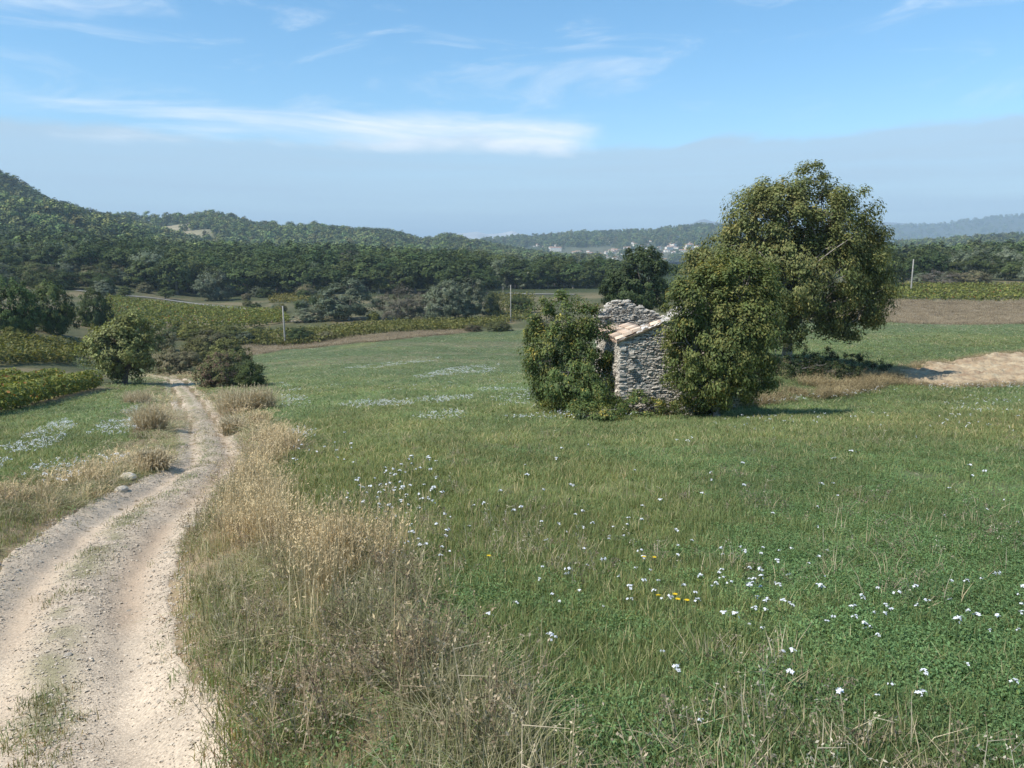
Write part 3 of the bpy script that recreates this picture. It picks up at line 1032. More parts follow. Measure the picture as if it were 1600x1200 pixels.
r = np.random.default_rng(77)
TH = .45
HW, HD_ = 3.6, 4.2
eave = 3.0
front_top = lambda u: eave + .12 + .36 * u + .05 * math.sin(u * 9)
left_top = lambda u: eave
back_top = lambda u: float(np.interp(u, [0, .35, .8, 1.3, 2.2, 3.6], [3.45, 4.05, 4.3, 4.2, 3.85, 3.3])) + .06 * math.sin(u * 11)
right_top = lambda u: 3.9 + .15 * math.sin(u * 5)
rub = Acc()
fw, P0, d, nn, L = wall_core('front_wall', (0, 0), (HW, 0), TH, front_top)
st = lay(HW, front_top, r)
vis = [s for s in st if s[0] < 2.15]
vis = sorted(vis, key=lambda s: -s[2] * s[3])
put_stones(vis[:300], P0, d, nn, -1, TH, r, parent=fw)
put_stones(vis[300:] + [s for s in st if s[0] >= 2.15], P0, d, nn, -1, TH, r, acc=rub)
put_stones(lay(HW, front_top, r, .12, .2), P0, d, nn, 1, TH, r, acc=rub)
lw, P0, d, nn, L = wall_core('side_wall', (0, HD_), (0, 0), TH, left_top)
put_stones(lay(HD_, left_top, r), P0, d, nn, -1, TH, r, acc=rub)
put_stones(lay(HD_, left_top, r, .14, .2), P0, d, nn, 1, TH, r, acc=rub)
bw_, P0, d, nn, L = wall_core('back_wall', (-.05, HD_ - TH), (HW, HD_ - TH), TH, back_top)
put_stones(lay(HW, back_top, r), P0, d, nn, -1, TH, r, acc=rub)
put_stones(lay(HW, back_top, r, .12, .2), P0, d, nn, 1, TH, r, acc=rub)
rw, P0, d, nn, L = wall_core('side_wall', (HW, 0), (HW, HD_), TH, right_top)
put_stones(lay(HD_, right_top, r, .12, .2), P0, d, nn, -1, TH, r, acc=rub)
put_stones(lay(HD_, right_top, r, .14, .22), P0, d, nn, 1, TH, r, acc=rub)
# loose cap stones along the broken wall heads
for u in np.arange(.05, HW, .2):
    for k in range(3):
        put_stones([(u + r.normal() * .04, back_top(u) + r.uniform(-.03, .1), r.uniform(.15, .3), r.uniform(.07, .13))], np.array([-.05, HD_ - TH]) + np.array([0, .15 * k]), np.array([1., 0]), np.array([0, 1.]), -1, TH, r, acc=rub)
for k in range(26):
    put_stones([(r.uniform(-.1, .35), r.uniform(3.3, 4.0), r.uniform(.18, .34), r.uniform(.09, .15))], np.array([-.12, HD_ - TH - r.uniform(-.1, .35)]), np.array([1., 0]), np.array([0, 1.]), -1, TH, r, acc=rub)
ro = mk_obj('rubble', rub.mesh('rubble', M_stone_j), hut)
ro['kind'] = 'stuff'
# cap slabs along the front wall's sloping head
M_cap = noise_mat('pale_slab', (.50, .47, .42), (.66, .62, .56), 4, .9, .01, 30, objvar=.15)
cap_me = [mk_mesh('cap_stone', *STONES[k], [M_cap]) for k in (2, 5, 9)]
u = .55
while u < 2.6:
    l = r.uniform(.2, .34)
    o = mk_obj('cap_stone', cap_me[r.integers(3)], fw, (u + l / 2, .2, front_top(u + l / 2) + .03))
    o.scale = (l, .5, r.uniform(.08, .12))
    o.rotation_euler = (r.normal() * .05, -.34 + r.normal() * .05, r.normal() * .08)
    u += l * .93
for (u, z, s) in ((2.05, .14, .26), (2.25, .2, .3), (1.85, .1, .22)):
    o = mk_obj('cap_stone', cap_me[1], fw, (u, .2, front_top(u) + z))
    o.scale = (s, .36, .16)
    o.rotation_euler = (.1, -.3, .4)

# clay barrel tiles left above the eave: channel rows and cover rows
def tile_mesh(up_):
    n, m = 8, 3
    th = np.linspace(0.06 * pi, .94 * pi, n)
    V, rr_ = [], .12
    for a in range(m):
        s_ = a / (m - 1)
        rad = rr_ * (1 - .18 * s_)
        for q_ in (rad, rad - .014):
            for t_ in th:
                V.append((s_ * .46, cos(t_) * q_, (sin(t_) * q_ - rad * .3) * up_))
    V = np.array(V)
    Fq = []
    for a in range(m - 1):
        for k in range(n - 1):
            o_, p_ = a * 2 * n, (a + 1) * 2 * n
            Fq.append([o_ + k, o_ + k + 1, p_ + k + 1, p_ + k])
            Fq.append([o_ + n + k, p_ + n + k, p_ + n + k + 1, o_ + n + k + 1])
        for k in (0, n - 1):
            Fq.append([o_ + k, p_ + k, p_ + n + k, o_ + n + k])
    for k in range(n - 1):
        Fq.append([k, n + k, n + k + 1, k + 1])
        e_ = (m - 1) * 2 * n
        Fq.append([e_ + k, e_ + k + 1, e_ + n + k + 1, e_ + n + k])
    return mk_mesh('roof_tile', V, np.array(Fq), [M_tile], None, True)


T_UP, T_DN = tile_mesh(1), tile_mesh(-1)
SL = math.atan(.36)
acc = Acc()
for y in (.5, 1.3, 2.1, 2.9, 3.6):
    V, Fq = tube([(-.2, y, eave + .02 - .07), (2.0, y, eave + .02 + .36 * 2.2 - .07)], [.05, .045], 6)
    if y < 1.5:
        acc.add(V, Fq, (1, 1, 1))
    else:
        V, Fq = tube([(-.2, y, eave - .05), (.7, y, eave + .36 * .9 - .05)], [.05, .045], 6)
        acc.add(V, Fq, (1, 1, 1))
roof = mk_obj('roof', acc.mesh('roof', M_bark), hut)
for row in range(15):
    y = -.06 + row * .27
    ncourse = (5 if row < 1 else 4 if row < 4 else 3 if row < 9 else 2)
    for kk, up_ in ((0, -1), (1, 1)):
        for c in range(ncourse):
            if r.random() < .06 * c:
                continue
            sdist = -.24 + c * .36
            o = mk_obj('roof_tile', T_UP if up_ > 0 else T_DN, roof)
            yy = y + (.135 if up_ > 0 else 0)
            o.location = (sdist * cos(SL), yy + r.normal() * .008, eave + .10 + sdist * sin(SL) + (.085 if up_ > 0 else 0) + .012 * c)
            o.rotation_euler = (r.normal() * .03, -SL + .02 + r.normal() * .015, r.normal() * .03)

# ------------------------------------------------------------------ trees of the middle distance
def pal(*c):
    return [(w, np.array(x)) for w, x in c]


PINE = pal((5, (.062, .092, .030)), (3, (.080, .108, .034)), (1, (.048, .070, .026)))
OAK = pal((4, (.068, .094, .030)), (3, (.092, .114, .036)), (1, (.052, .074, .027)))
GREY = pal((4, (.14, .165, .10)), (3, (.175, .195, .13)), (2, (.10, .125, .07)))
BARE = pal((4, (.150, .130, .098)), (2, (.185, .165, .125)), (2, (.105, .100, .066)))
YEL = pal((4, (.16, .165, .045)), (2, (.21, .19, .05)), (2, (.11, .13, .04)))
RED = pal((3, (.155, .10, .07)), (2, (.14, .125, .06)), (3, (.125, .135, .055)))


def tree_kind(name, env, ncl, cr, per, size, cols, th, tr, seed, aspect=.6, bark=(.8, .75, .7), mat=None, surf=.5, droop=.15, up=.3):
    """unit tree about 10 m high: (crown mesh, trunk mesh)"""
    r = np.random.default_rng(seed)
    Pc = fill_env(env, ncl, r, surf)
    Rc = cr * r.uniform(.6, 1.35, len(Pc))
    e = np.array(env, float)
    ctr = np.average(e[:, :3], axis=0, weights=e[:, 3] * e[:, 4] * e[:, 5]) - np.array([0, 0, 1.0])
    V, Fq, C = crown(Pc, Rc, per, size, cols, droop, ctr, aspect, up=up, r=r, coh=1.1)
    cm = mk_mesh('crown', V, Fq, [mat or M_leaf_var], C)
    acc = Acc()
    s = np.linspace(0, 1, 5)
    tp = np.c_[r.normal() * .3 * s, r.normal() * .3 * s, -.5 + (th + .5) * s]
    limbs(tp, tr * (1.2 - .5 * s), Pc[::3], r, acc, bark, .03, 6)
    return cm, acc.mesh('trunk', M_bark, True)


KINDS = {}
for k in range(4):
    rr2 = np.random.default_rng(200 + k)
    j = lambda s: rr2.normal() * s
    KINDS['pine', k] = tree_kind('pine', [(j(.4), j(.4), 6.6, 3.0, 3.0, 2.2), (1.5 + j(.4), j(.8), 7.6, 2.0, 2.0, 1.6), (-1.4 + j(.4), j(.8), 6.8, 2.1, 2.1, 1.6), (j(.8), j(.8), 8.6, 1.5, 1.5, 1.3), (j(.6), j(.6), 4.2, 2.4, 2.4, 1.6)],
                                 74, .95, 36, .46, PINE, 5.4, .22, 210 + k)
    KINDS['oak', k] = tree_kind('oak', [(j(.4), j(.4), 4.9, 3.3, 3.3, 3.4), (1.6 + j(.5), j(.8), 6.3, 2.1, 2.1, 2.2), (-1.6 + j(.5), j(.8), 5.6, 2.2, 2.2, 2.4), (j(.8), j(.8), 8.2, 1.9, 1.9, 1.7)],
                                90, .9, 52, .42, OAK, 3.2, .24, 220 + k)
    KINDS['grey', k] = tree_kind('grey', [(j(.4), j(.4), 4.8, 4.2, 4.2, 4.4), (2.9 + j(.4), j(.8), 4.6, 2.6, 2.6, 3.6), (-2.9 + j(.4), j(.8), 4.2, 2.6, 2.6, 3.4), (j(.9), j(.8), 7.9, 2.4, 2.4, 2.0), (j(1), j(1), 2.2, 4, 4, 2.2)],
                                 190, .85, 62, .40, GREY, 3.0, .17, 230 + k, .5, (1.7, 1.65, 1.55))
    KINDS['bare', k] = tree_kind('bare', [(j(.4), j(.4), 4.8, 3.8, 3.8, 4.6), (2.6 + j(.4), j(.8), 4.6, 2.4, 2.4, 3.8), (-2.6, j(.8), 4.2, 2.4, 2.4, 3.4), (0, 0, 2.2, 3.6, 3.6, 2.2)],
                                 170, .8, 46, .34, BARE, 3.5, .16, 240 + k, .4, (1.5, 1.4, 1.3))
for nm, pl in (('yellow', YEL), ('red', RED), ('shrub', OAK), ('olive', pal((4, (.14, .145, .05)), (3, (.17, .17, .06)), (2, (.105, .115, .04)))), ('brown', pal((3, (.18, .165, .09)), (2, (.15, .155, .07)), (2, (.21, .175, .10))))):
    for k in range(2):
        rr2 = np.random.default_rng(300 + k)
        KINDS[nm, k] = tree_kind(nm, [(0, 0, 5, 5.0, 5.0, 4.6), (3.4, .5, 4.2, 3.2, 3.2, 3.8), (-3.4, -.5, 4, 3.2, 3.2, 3.6), (.8, 1, 7.8, 2.8, 2.8, 2.0), (-1, -1, 2.5, 5, 5, 2.4)],
                                 190, 1.1, 56, .46, pl, 1.6, .2, 310 + k, .55)


def put_tree(name, loc, h, w, kind, label, cat='tree', group=None, rz=None, r=rng):
    """w: width over height, relative to the kind's own"""
    cm, tm = KINDS[kind, int(r.integers(4 if kind in ('pine', 'oak', 'grey', 'bare') else 2))]
    root = empty(name, tuple(loc), r.uniform(0, 6.28) if rz is None else rz, label, cat, group)
    root.scale = (h / 10 * w, h / 10 * w, h / 10)
    mk_obj('crown', cm, root)
    mk_obj('trunk', tm, root)
    return root


def tree_px(name, x, y, hpx, wpx, kind, label, cat='tree', Y=None, group=None):
    """stand a tree on the land at a photo pixel; its size from the photo's"""
    p = hit(x, y, 20, 690) if Y is None else at(x, y, Y)
    p[2] = G(p[:1], p[1:2], False)[0] - .1
    h = (EYE + (at(x, y - hpx, p[1])[2] - EYE)) - p[2]
    own = {'pine': 6.6, 'oak': 7.2, 'grey': 10.0, 'bare': 9.2}.get(kind, 11.8)
    return put_tree(name, p, h, (wpx * p[1] / F) / (own * h / 10), kind, label, cat, group)


for a in [
    ('tree', 22, 524, 96, 80, 'shrub', 'large dark tree at the left edge above the far vines'),
    ('tree', 82, 522, 88, 66, 'shrub', 'dark tree beside the large one at the left edge'),
    ('tree', 150, 512, 62, 50, 'shrub', 'small dark tree with pale trunk left of the olive-green tree'),
    ('shrub', 105, 505, 34, 26, 'yellow', 'yellow-green shrub between the dark trees at left', 'shrub'),
    ('shrub', 22, 536, 26, 34, 'yellow', 'yellowish shrub under the dark tree at the left edge', 'shrub'),
    ('shrub', 275, 585, 46, 72, 'brown', 'brownish shrub where the track bends out of sight', 'shrub'),
    ('shrub', 310, 570, 44, 60, 'olive', 'olive-green shrub behind the reddish bush by the track', 'shrub'),
    ('shrub', 345, 606, 58, 72, 'red', 'dark reddish bush to the right of the track', 'bush'),
    ('shrub', 391, 606, 46, 60, 'shrub', 'dark green bush at the field corner, right of the reddish bush', 'bush'),
    ('shrub', 360, 590, 62, 70, 'olive', 'pale olive bush rising behind the reddish bush', 'bush'),
    ('tree', 335, 470, 52, 58, 'grey', 'pale grey-green willow in front of the dark wood at left'),
    ('tree', 545, 501, 68, 88, 'grey', 'grey-green rounded tree above the long vineyard'),
    ('tree', 508, 494, 38, 26, 'shrub', 'small dark tree left of the grey-green rounded tree'),
    ('tree', 622, 501, 60, 62, 'bare', 'brownish half-bare tree right of the grey-green tree'),
    ('tree', 655, 500, 50, 46, 'bare', 'smaller half-bare tree with thin pale branches'),
    ('tree', 695, 501, 66, 66, 'grey', 'grey-green tree with pale stems in the middle clump'),
    ('tree', 737, 499, 66, 64, 'grey', 'rightmost tall grey-green tree of the middle clump'),
    ('tree', 768, 492, 38, 34, 'shrub', 'low dark tree at the right end of the middle clump'),
    ('shrub', 584, 501, 15, 20, 'yellow', 'bright yellow-green shrub between the two middle trees', 'shrub'),
    ('shrub', 480, 503, 22, 46, 'grey', 'low grey-green shrub left of the middle clump', 'shrub'),
    ('shrub', 468, 537, 26, 58, 'shrub', 'green bush just right of the near utility pole', 'bush'),
    ('shrub', 513, 533, 17, 34, 'brown', 'brown bush at the field edge right of the pole', 'bush'),
    ('shrub', 398, 538, 26, 44, 'yellow', 'yellowing bush left of the near utility pole', 'bush'),
    ('shrub', 362, 536, 28, 40, 'olive', 'olive bush in the scrub left of the pole', 'bush'),
    ('shrub', 300, 532, 26, 46, 'yellow', 'orange-tinged bush in the scrub above the track bend', 'bush'),
    ('shrub', 250, 548, 40, 62, 'brown', 'brown scrub behind the olive-green tree', 'bush'),
    ('shrub', 330, 546, 32, 60, 'brown', 'dull brown bush in the scrub above the reddish bush', 'bush'),
    ('shrub', 738, 518, 12, 34, 'red', 'reddish brown shrub at the far field corner', 'shrub'),
    ('shrub', 780, 518, 18, 36, 'olive', 'olive shrub at the far field corner below the distant pole', 'shrub'),
    ('shrub', 812, 490, 32, 34, 'shrub', 'dark green shrub behind the yellowing leaves of the left bush', 'shrub'),
    ('shrub', 654, 504, 10, 22, 'brown', 'small brown shrub on the vineyard edge', 'shrub'),
    
    ('tree', 1385, 470, 82, 46, 'shrub', 'dark tree just behind the right edge of the big tree', 'tree', 200),
    ('shrub', 1470, 447, 26, 60, 'bare', 'grey-brown thicket behind the right vineyard', 'thicket'),
    ('shrub', 1520, 447, 26, 50, 'brown', 'brown thicket behind the right vineyard near the frame edge', 'thicket'),
    ('shrub', 1440, 446, 20, 34, 'grey', 'grey-green shrub right of the far right pole', 'shrub'),
]:
    tree_px(*a)
p = at(1003, 478, 118); p[2] = G(p[:1], p[1:2], False)[0]
place_tree('tree', p, px_env(p, 118, [(1000, 432, 46, 38), (970, 446, 30, 30), (1035, 440, 30, 30), (1005, 412, 30, 24), (1000, 460, 52, 26)], .9), 210, .85, 110, .40, pal((4, (.055, .080, .026)), (3, (.075, .098, .032)), (1, (.042, .062, .022))), 2.2, .3,
           'dark round oak standing behind the stone ruin', 'tree', 95, droop=.2, surf=.5, bark=(.5, .45, .4))
r = np.random.default_rng(480)
SCR = {'shrub': 'dark green', 'brown': 'brown', 'olive': 'olive', 'grey': 'grey-green', 'yellow': 'yellowish', 'oak': 'dark leafy'}
for k in range(64):
    x, y = (r.uniform(-10, 200), r.uniform(425, 462)) if k < 26 else (r.uniform(190, 520), r.uniform(452, 470)) if k < 44 else (r.uniform(180, 420), r.uniform(506, 548)) if k < 56 else (r.uniform(380, 500), r.uniform(476, 492))
    kd = r.choice(['shrub', 'brown', 'olive', 'grey', 'oak'], p=[.3, .2, .18, .12, .2])
    h = r.uniform(16, 34) if k < 26 else r.uniform(10, 22)
    tree_px('shrub', x, y, h, h * r.uniform(1.0, 1.7), kd, f'{SCR[kd]} shrub on the scrubby ' + ('slope at far left below the woodland' if k < 26 else 'strip in front of the dark wood' if k < 44 else 'bank between the track bend and the middle vineyard' if k < 56 else 'rough ground left of the middle clump'), 'shrub', None, 'scrub across the slope')
# the olive-green tree beside the track, with finer leaves
p = at(195, 603, 75); p[2] = G(p[:1], p[1:2])[0]
place_tree('tree', p, px_env(p, 75, [(190, 535, 46, 36), (160, 545, 34, 32), (215, 520, 34, 28), (200, 560, 40, 34), (215, 585, 20, 18)], .9),
           190, .7, 90, .27, pal((4, (.22, .235, .08)), (3, (.26, .265, .095)), (2, (.16, .175, .06))), 1.8, .24,
           'olive-green tree with leaning dark trunk left of the track', 'tree', 91, droop=.2, surf=.5, trunk_lean=(.5, 0), bark=(.5, .45, .4))

r = np.random.default_rng(501)
WOOD = []
for Y in (286, 300, 318, 338, 362, 390):
    step = 5.6 * (Y / 300) ** .35 * F / Y * 1.05
    x = 196 + r.uniform(0, step)
    while x < 985:
        WOOD.append((x, Y, 'wood'))
        x += step * r.uniform(.75, 1.3)
for Y in (300, 330, 360, 400, 450):
    x = -40 + r.uniform(0, 15)
    while x < 200:
        WOOD.append((x, Y, 'left'))
        x += 24 * (300 / Y) ** .3 * r.uniform(.8, 1.35)
for Y in (240, 256, 280, 330):
    x = 1372 + r.uniform(0, 15)
    while x < 1660:
        WOOD.append((x, Y, 'right'))
        x += 34 * (280 / Y) * r.uniform(.8, 1.35)
n_wood = {'wood': 0, 'left': 0, 'right': 0}
LABW = {'wood': ('dark green tree in the wood across the valley', 'trees of the dark wood'),
        'left': ('mixed green tree on the rising land at far left', 'trees at far left'),
        'right': ('green tree in the belt behind the right-hand vineyard', 'trees behind the right vineyard')}
for (x, Y, zone) in WOOD:
    Yj = Y + r.uniform(-9, 9)
    X = (x - 800) / F * Yj * .99
    z = G(np.array([X]), np.array([Yj]), False)[0]
    if zone == 'wood' and x > 770 and Yj < 300:
        Yj += 22
    kind = r.choice(['pine', 'oak', 'grey', 'bare'], p={'wood': (.62, .31, .05, .02), 'left': (.35, .4, .2, .05), 'right': (.3, .5, .1, .1)}[zone])
    h = {'wood': 12.5, 'left': 11, 'right': 8.5}[zone] * r.uniform(.75, 1.25) * (.85 if x > 760 and zone == 'wood' else 1)
    if n_wood[zone] >= 190:
        continue
    n_wood[zone] += 1
    what = {'pine': 'dark rounded pine', 'oak': 'dark green broadleaf tree', 'grey': 'pale grey-green tree', 'bare': 'brownish half-bare tree'}[kind]
    third = 'left' if x < (460 if zone == 'wood' else 60 if zone == 'left' else 1450) else 'middle' if x < (720 if zone == 'wood' else 120 if zone == 'left' else 1540) else 'right'
    where = ('at the front of' if Y < {'wood': 295, 'left': 320, 'right': 250}[zone] else 'deep inside') + ' ' + {'wood': 'the wood across the valley', 'left': 'the woodland at far left', 'right': 'trees behind the right vineyard'}[zone]
    put_tree('wood_tree', (X, Yj, z - .12 * h), h * 1.1, r.uniform(1.1, 1.7) * (.72 if kind in ('grey', 'bare') else 1), kind, f'{what} {where}, {third} third', 'tree', LABW[zone][1], r=r)

# far forests on the hills: one mass each
far_protos = []
for k, (pl, hh) in enumerate([(PINE, 1), (OAK, 1), (PINE, 1.1), (OAK, .9), (pal((1, (.085, .10, .035))), .9)]):
    rr2 = np.random.default_rng(600 + k)
    Pc = fill_env([(0, 0, 4.2, 2.8, 2.8, 3.2), (1, .6, 6, 1.8, 1.8, 1.8)], 26, rr2, .5)
    V, Fq, C = crown(Pc, np.full(len(Pc), 1.1), 16, .85, pl, .1, (0, 0, 3), .7, r=rr2, coh=1.1)
    far_protos.append(mk_mesh('far_tree', V, Fq, [leaf_mat('far_foliage_%d' % k, 0, .8, .1, inst=True)], C))


def forest(name, zf, rngs, n, label, hmean, clear=None, seed=1, lim=None, thin=.28):
    r = np.random.default_rng(seed)
    u0, u1, Y0, df, db = rngs
    u = r.uniform(u0, u1, n)
    if lim:
        u = r.uniform(max(u0, (lim[0] - 800) / F), min(u1, (lim[1] - 800) / F), n)
    Y = Y0 - df + (df + db * .25) * r.random(n)
    X = u * Y
    Z = zf(X, Y)
    ok = (fbm(X / 55, Y / 55, seed, 3) > thin) & (Z > -30)
    if clear is not None:
        ok &= clear(X, Y, Z) < .3
    X, Y, Z = X[ok], Y[ok], Z[ok]
    m = len(X)
    s = hmean / 7.5 * (.6 + 1.5 * r.random(m) ** 2)
    v = 1.65 * (.4 + 1.2 * fbm(X / 70, Y / 70, seed + 3, 4)) * r.uniform(.65, 1.35, m)
    tint = np.c_[v * r.uniform(.9, 1.3, m), v, v * r.uniform(.85, 1.1, m)]
    return scatter(name, np.c_[X, Y, Z - .5], r.uniform(0, 6.28, m), np.c_[s * 1.1, s * 1.1, s], r.integers(0, 5, m), tint, far_protos, label, 'forest')


def flowers_free(X, Y, Z):
    x, y = pix(X, Y, Z)
    return ((x > 800) & (x < 1120) & (y > 386) & (y < 412) & (vnoise(X / 30, Y / 30, 5) > .35)).astype(float)


forest('hill_forest', HA, HAr, 7000, 'forest covering the steep hill at the left edge', 8, seed=71)
forest('hill_forest', HA2, HA2r, 3000, 'forest on the low foothill at left', 8.5, seed=72)
forest('hill_forest', HB, HBr, 13000, 'forest on the long rolling ridge left of centre', 8, clearB, 73)
forest('hill_forest', HC, HCr, 9000, 'forest on the hill behind the town', 9, flowers_free, 74)
forest('hill_forest', HG, HGr, 7000, 'forest on the low rise at the right edge', 8, seed=75)
forest('hill_forest', HF, HFr, 9000, 'scattered forest on the blue mountain at right', 16, seed=76, thin=.42)
# valley floor trees between the near woods and the hills
r = np.random.default_rng(640)
n = 6500
Y = np.exp(r.uniform(np.log(345), np.log(1900), n)); X = r.uniform(-.8, .85, n) * Y
ok = (fbm(X / 90, Y / 70, 81, 3) > .34) & ((Y > 410) | (np.abs(X / Y + .05) > .43))
X, Y = X[ok], Y[ok]
uu_ = X / Y
s = r.uniform(.9, 1.7, len(X)) * np.where((uu_ > -.02) & (uu_ < .27), .5, 1) * (1 - .45 * sstep(Y, 450, 620))
v = 1.2 * r.uniform(.7, 1.3, len(X))
scatter('valley_woods', np.c_[X, Y, G(X, Y, False) - .4], r.uniform(0, 6, len(X)), np.c_[s * 1.1, s * 1.1, s], r.integers(0, 5, len(X)), np.c_[v, v, v], far_protos,
        'far woods on the valley floor', 'woods')

# ------------------------------------------------------------------ town and far buildings
M_wallw = noise_mat('house_plaster', (.56, .52, .44), (.72, .68, .60), .3, .9, objvar=.25)
M_roof = noise_mat('house_roof', (.36, .20, .13), (.46, .29, .20), .5, .9, objvar=.2)


def house_meshes(wd, dp, ht, rf):
    x, y = wd / 2, dp / 2
    V = np.array([(-x, -y, -3), (x, -y, -3), (x, y, -3), (-x, y, -3), (-x, -y, ht), (x, -y, ht), (x, y, ht), (-x, y, ht), (-x, 0, ht + rf), (x, 0, ht + rf)], float)
    w = mk_mesh('wall', V, [np.array([[0, 1, 5, 4], [1, 2, 6, 5], [2, 3, 7, 6], [3, 0, 4, 7]]), np.array([[4, 8, 7], [5, 6, 9]])], [M_wallw])
    e = .4
    k = rf / y
    R = np.array([(-x - e, -y - e, ht - e * k + .05), (x + e, -y - e, ht - e * k + .05), (x + e, 0, ht + rf + .05), (-x - e, 0, ht + rf + .05), (x + e, y + e, ht - e * k + .05), (-x - e, y + e, ht - e * k + .05)], float)
    R2 = R.copy(); R2[:, 2] += .25
    f = [[0, 1, 2, 3], [3, 2, 4, 5]]
    ro_ = mk_mesh('roof', np.vstack([R, R2]), np.array([[a + 6 for a in q] for q in f] + [q[::-1] for q in f] + [[0, 6, 7, 1], [5, 4, 10, 11], [0, 3, 9, 6], [3, 5, 11, 9], [1, 7, 8, 2], [2, 8, 10, 4]]), [M_roof])
    # window and door openings on the long front
    return w, ro_


HOUSES = [house_meshes(*a) for a in ((11, 8, 5.5, 1.6), (9, 8, 6.5, 1.5), (15, 9, 5, 1.7), (8, 7, 4, 1.3), (22, 10, 7.5, 1.4))]


def house(p, k, rz, s, label, group=None, name='house', cat='house'):
    root = empty(name, tuple(p), rz, label, cat, group)
    root.scale = (s, s, s)
    mk_obj('wall', HOUSES[k][0], root)
    mk_obj('roof', HOUSES[k][1], root)
    return root


r = np.random.default_rng(702)
spots = []
for (x0, x1, y0, y1, n) in ((893, 1010, 394, 408, 36), (945, 1045, 388, 398, 24), (1030, 1095, 380, 400, 28), (1000, 1095, 392, 408, 24), (832, 876, 376, 390, 12), (928, 980, 375, 381, 14), (975, 1090, 371, 386, 16)):
    for _ in range(n):
        spots.append((r.uniform(x0, x1), r.uniform(y0, y1)))
for (x, y) in spots:
    p = hit(x, y, 1705, 2600, HC, 400)
    house(p, int(r.integers(5)), r.uniform(-.6, .6) + (pi / 2 if r.random() < .3 else 0), r.uniform(.5, .95), 'pale house of the town on the far hillside', 'houses of the far town')
p = hit(868, 393, 1705, 2600, HC, 400)
house(p, 4, .1, 1.25, 'big pale building left of the town, below the scattered houses')
for (x, y, k, s, lab) in ((1533, 382, 2, 1.0, 'white farmhouse on the wooded rise at right'), (1552, 383, 3, .9, 'small ochre outbuilding beside the white farmhouse at right'), (1563, 400, 3, .8, 'pale house half hidden by trees near the right edge')):
    p = hit(x, y + 3, 860, 1500, HG, 400)
    house(p, k, .15, s, lab)

# ------------------------------------------------------------------ vineyards
VINE = pal((5, (.165, .19, .045)), (3, (.21, .22, .052)), (1.3, (.28, .25, .06)), (.25, (.27, .13, .035)))
VINE_Y = pal((4, (.24, .205, .05)), (3, (.19, .175, .045)), (1, (.12, .125, .035)))
VINE_D = pal((5, (.165, .165, .045)), (2, (.205, .185, .055)), (1, (.125, .135, .038)))
M_vine = leaf_mat('vine_leaves', .3, .55, .2)


def vine_row(P0, P1, h, w, size, dens, cols, label, group, seed):
    r = np.random.default_rng(seed)
    P0, P1 = np.asarray(P0[:2]), np.asarray(P1[:2])
    L = np.linalg.norm(P1 - P0)
    d = (P1 - P0) / L
    nn = np.array([-d[1], d[0]])
    n = int(L * dens)
    s = r.random(n) * L
    lump = .75 + .5 * fbm(s * .9, s * 0, seed, 3)
    th = r.uniform(0, 2 * pi, n)
    q = r.random(n) ** .5
    a, zz = np.cos(th) * q * w * .5 * lump, np.sin(th) * q * .47 * h
    X = P0[0] + d[0] * s + nn[0] * a
    Y = P0[1] + d[1] * s + nn[1] * a
    gz_ = G(X, Y, False)
    Z = gz_ + h * .53 * (.85 + .3 * lump - .15) + zz
    base = np.array([P0[0], P0[1], G(P0[:1], P0[1:], False)[0]])
    P = np.c_[X, Y, Z] - base
    out = np.c_[nn[0] * a, nn[1] * a, zz]
    N = nrm(out) * .6 + r.normal(size=(n, 3)) * .5 + np.array([0, 0, .35])
    V, Fq = leaf_quads(P, N, r.normal(size=(n, 3)), size * r.uniform(.7, 1.35, n), size * .8 * r.uniform(.7, 1.3, n))
    wt = np.array([c[0] for c in cols]); pl_ = np.array([c[1] for c in cols])
    C = pl_[r.choice(len(cols), n, p=wt / wt.sum())] * r.uniform(.75, 1.25, n)[:, None] * (.85 + .3 * fbm(s * .5, s * 0 + 4, seed + 1, 2))[:, None]
    root = empty('vine_row', tuple(base), 0, label, 'vines', group)
    mk_obj('foliage', mk_mesh('foliage', V, Fq, [M_vine], C), root)
    return root, P0, d, L, base


ORD = ('first', 'second', 'third', 'fourth', 'fifth', 'sixth', 'seventh', 'eighth', 'ninth', 'tenth')
M_post = noise_mat('weathered_wood', (.30, .27, .23), (.46, .43, .38), 6, .9)
_v, _f = tube([(0, 0, -.2), (.03, .01, .25), (-.02, .02, .5), (.02, 0, .85)], [.05, .045, .04, .03], 5)
vine_trunk = mk_mesh('vine_trunk', _v, _f, [M_bark], np.repeat([[.3, .26, .22]], len(_f), 0))
a0, a1 = hit(-130, 668)[:2], hit(152, 606)[:2]
d = (a1 - a0) / np.linalg.norm(a1 - a0)
away = np.array([-d[1], d[0]])
if away[0] > 0:
    away = -away
for k in range(8):
    root, P0, dd, L, base = vine_row(a0 + away * 2.5 * k - d * 5 * (k > 2), a1 + away * 2.5 * k - d * (1.2 * k + rng.uniform(0, 1.5)), 1.55, 1.35, .23, 190 if k < 3 else 110, VINE,
                                     f'{ORD[k]} row from the field in the leafy near left vineyard', 'rows of the near left vineyard', 800 + k)
    if k == 0:
        for s_ in np.arange(.4, L, 1.25):
            q_ = P0 + dd * s_
            o = mk_obj('vine_trunk', vine_trunk, root, (q_[0] - base[0], q_[1] - base[1], G(q_[:1], q_[1:], False)[0] - base[2]))
            o.rotation_euler = (0, 0, s_ * 7)


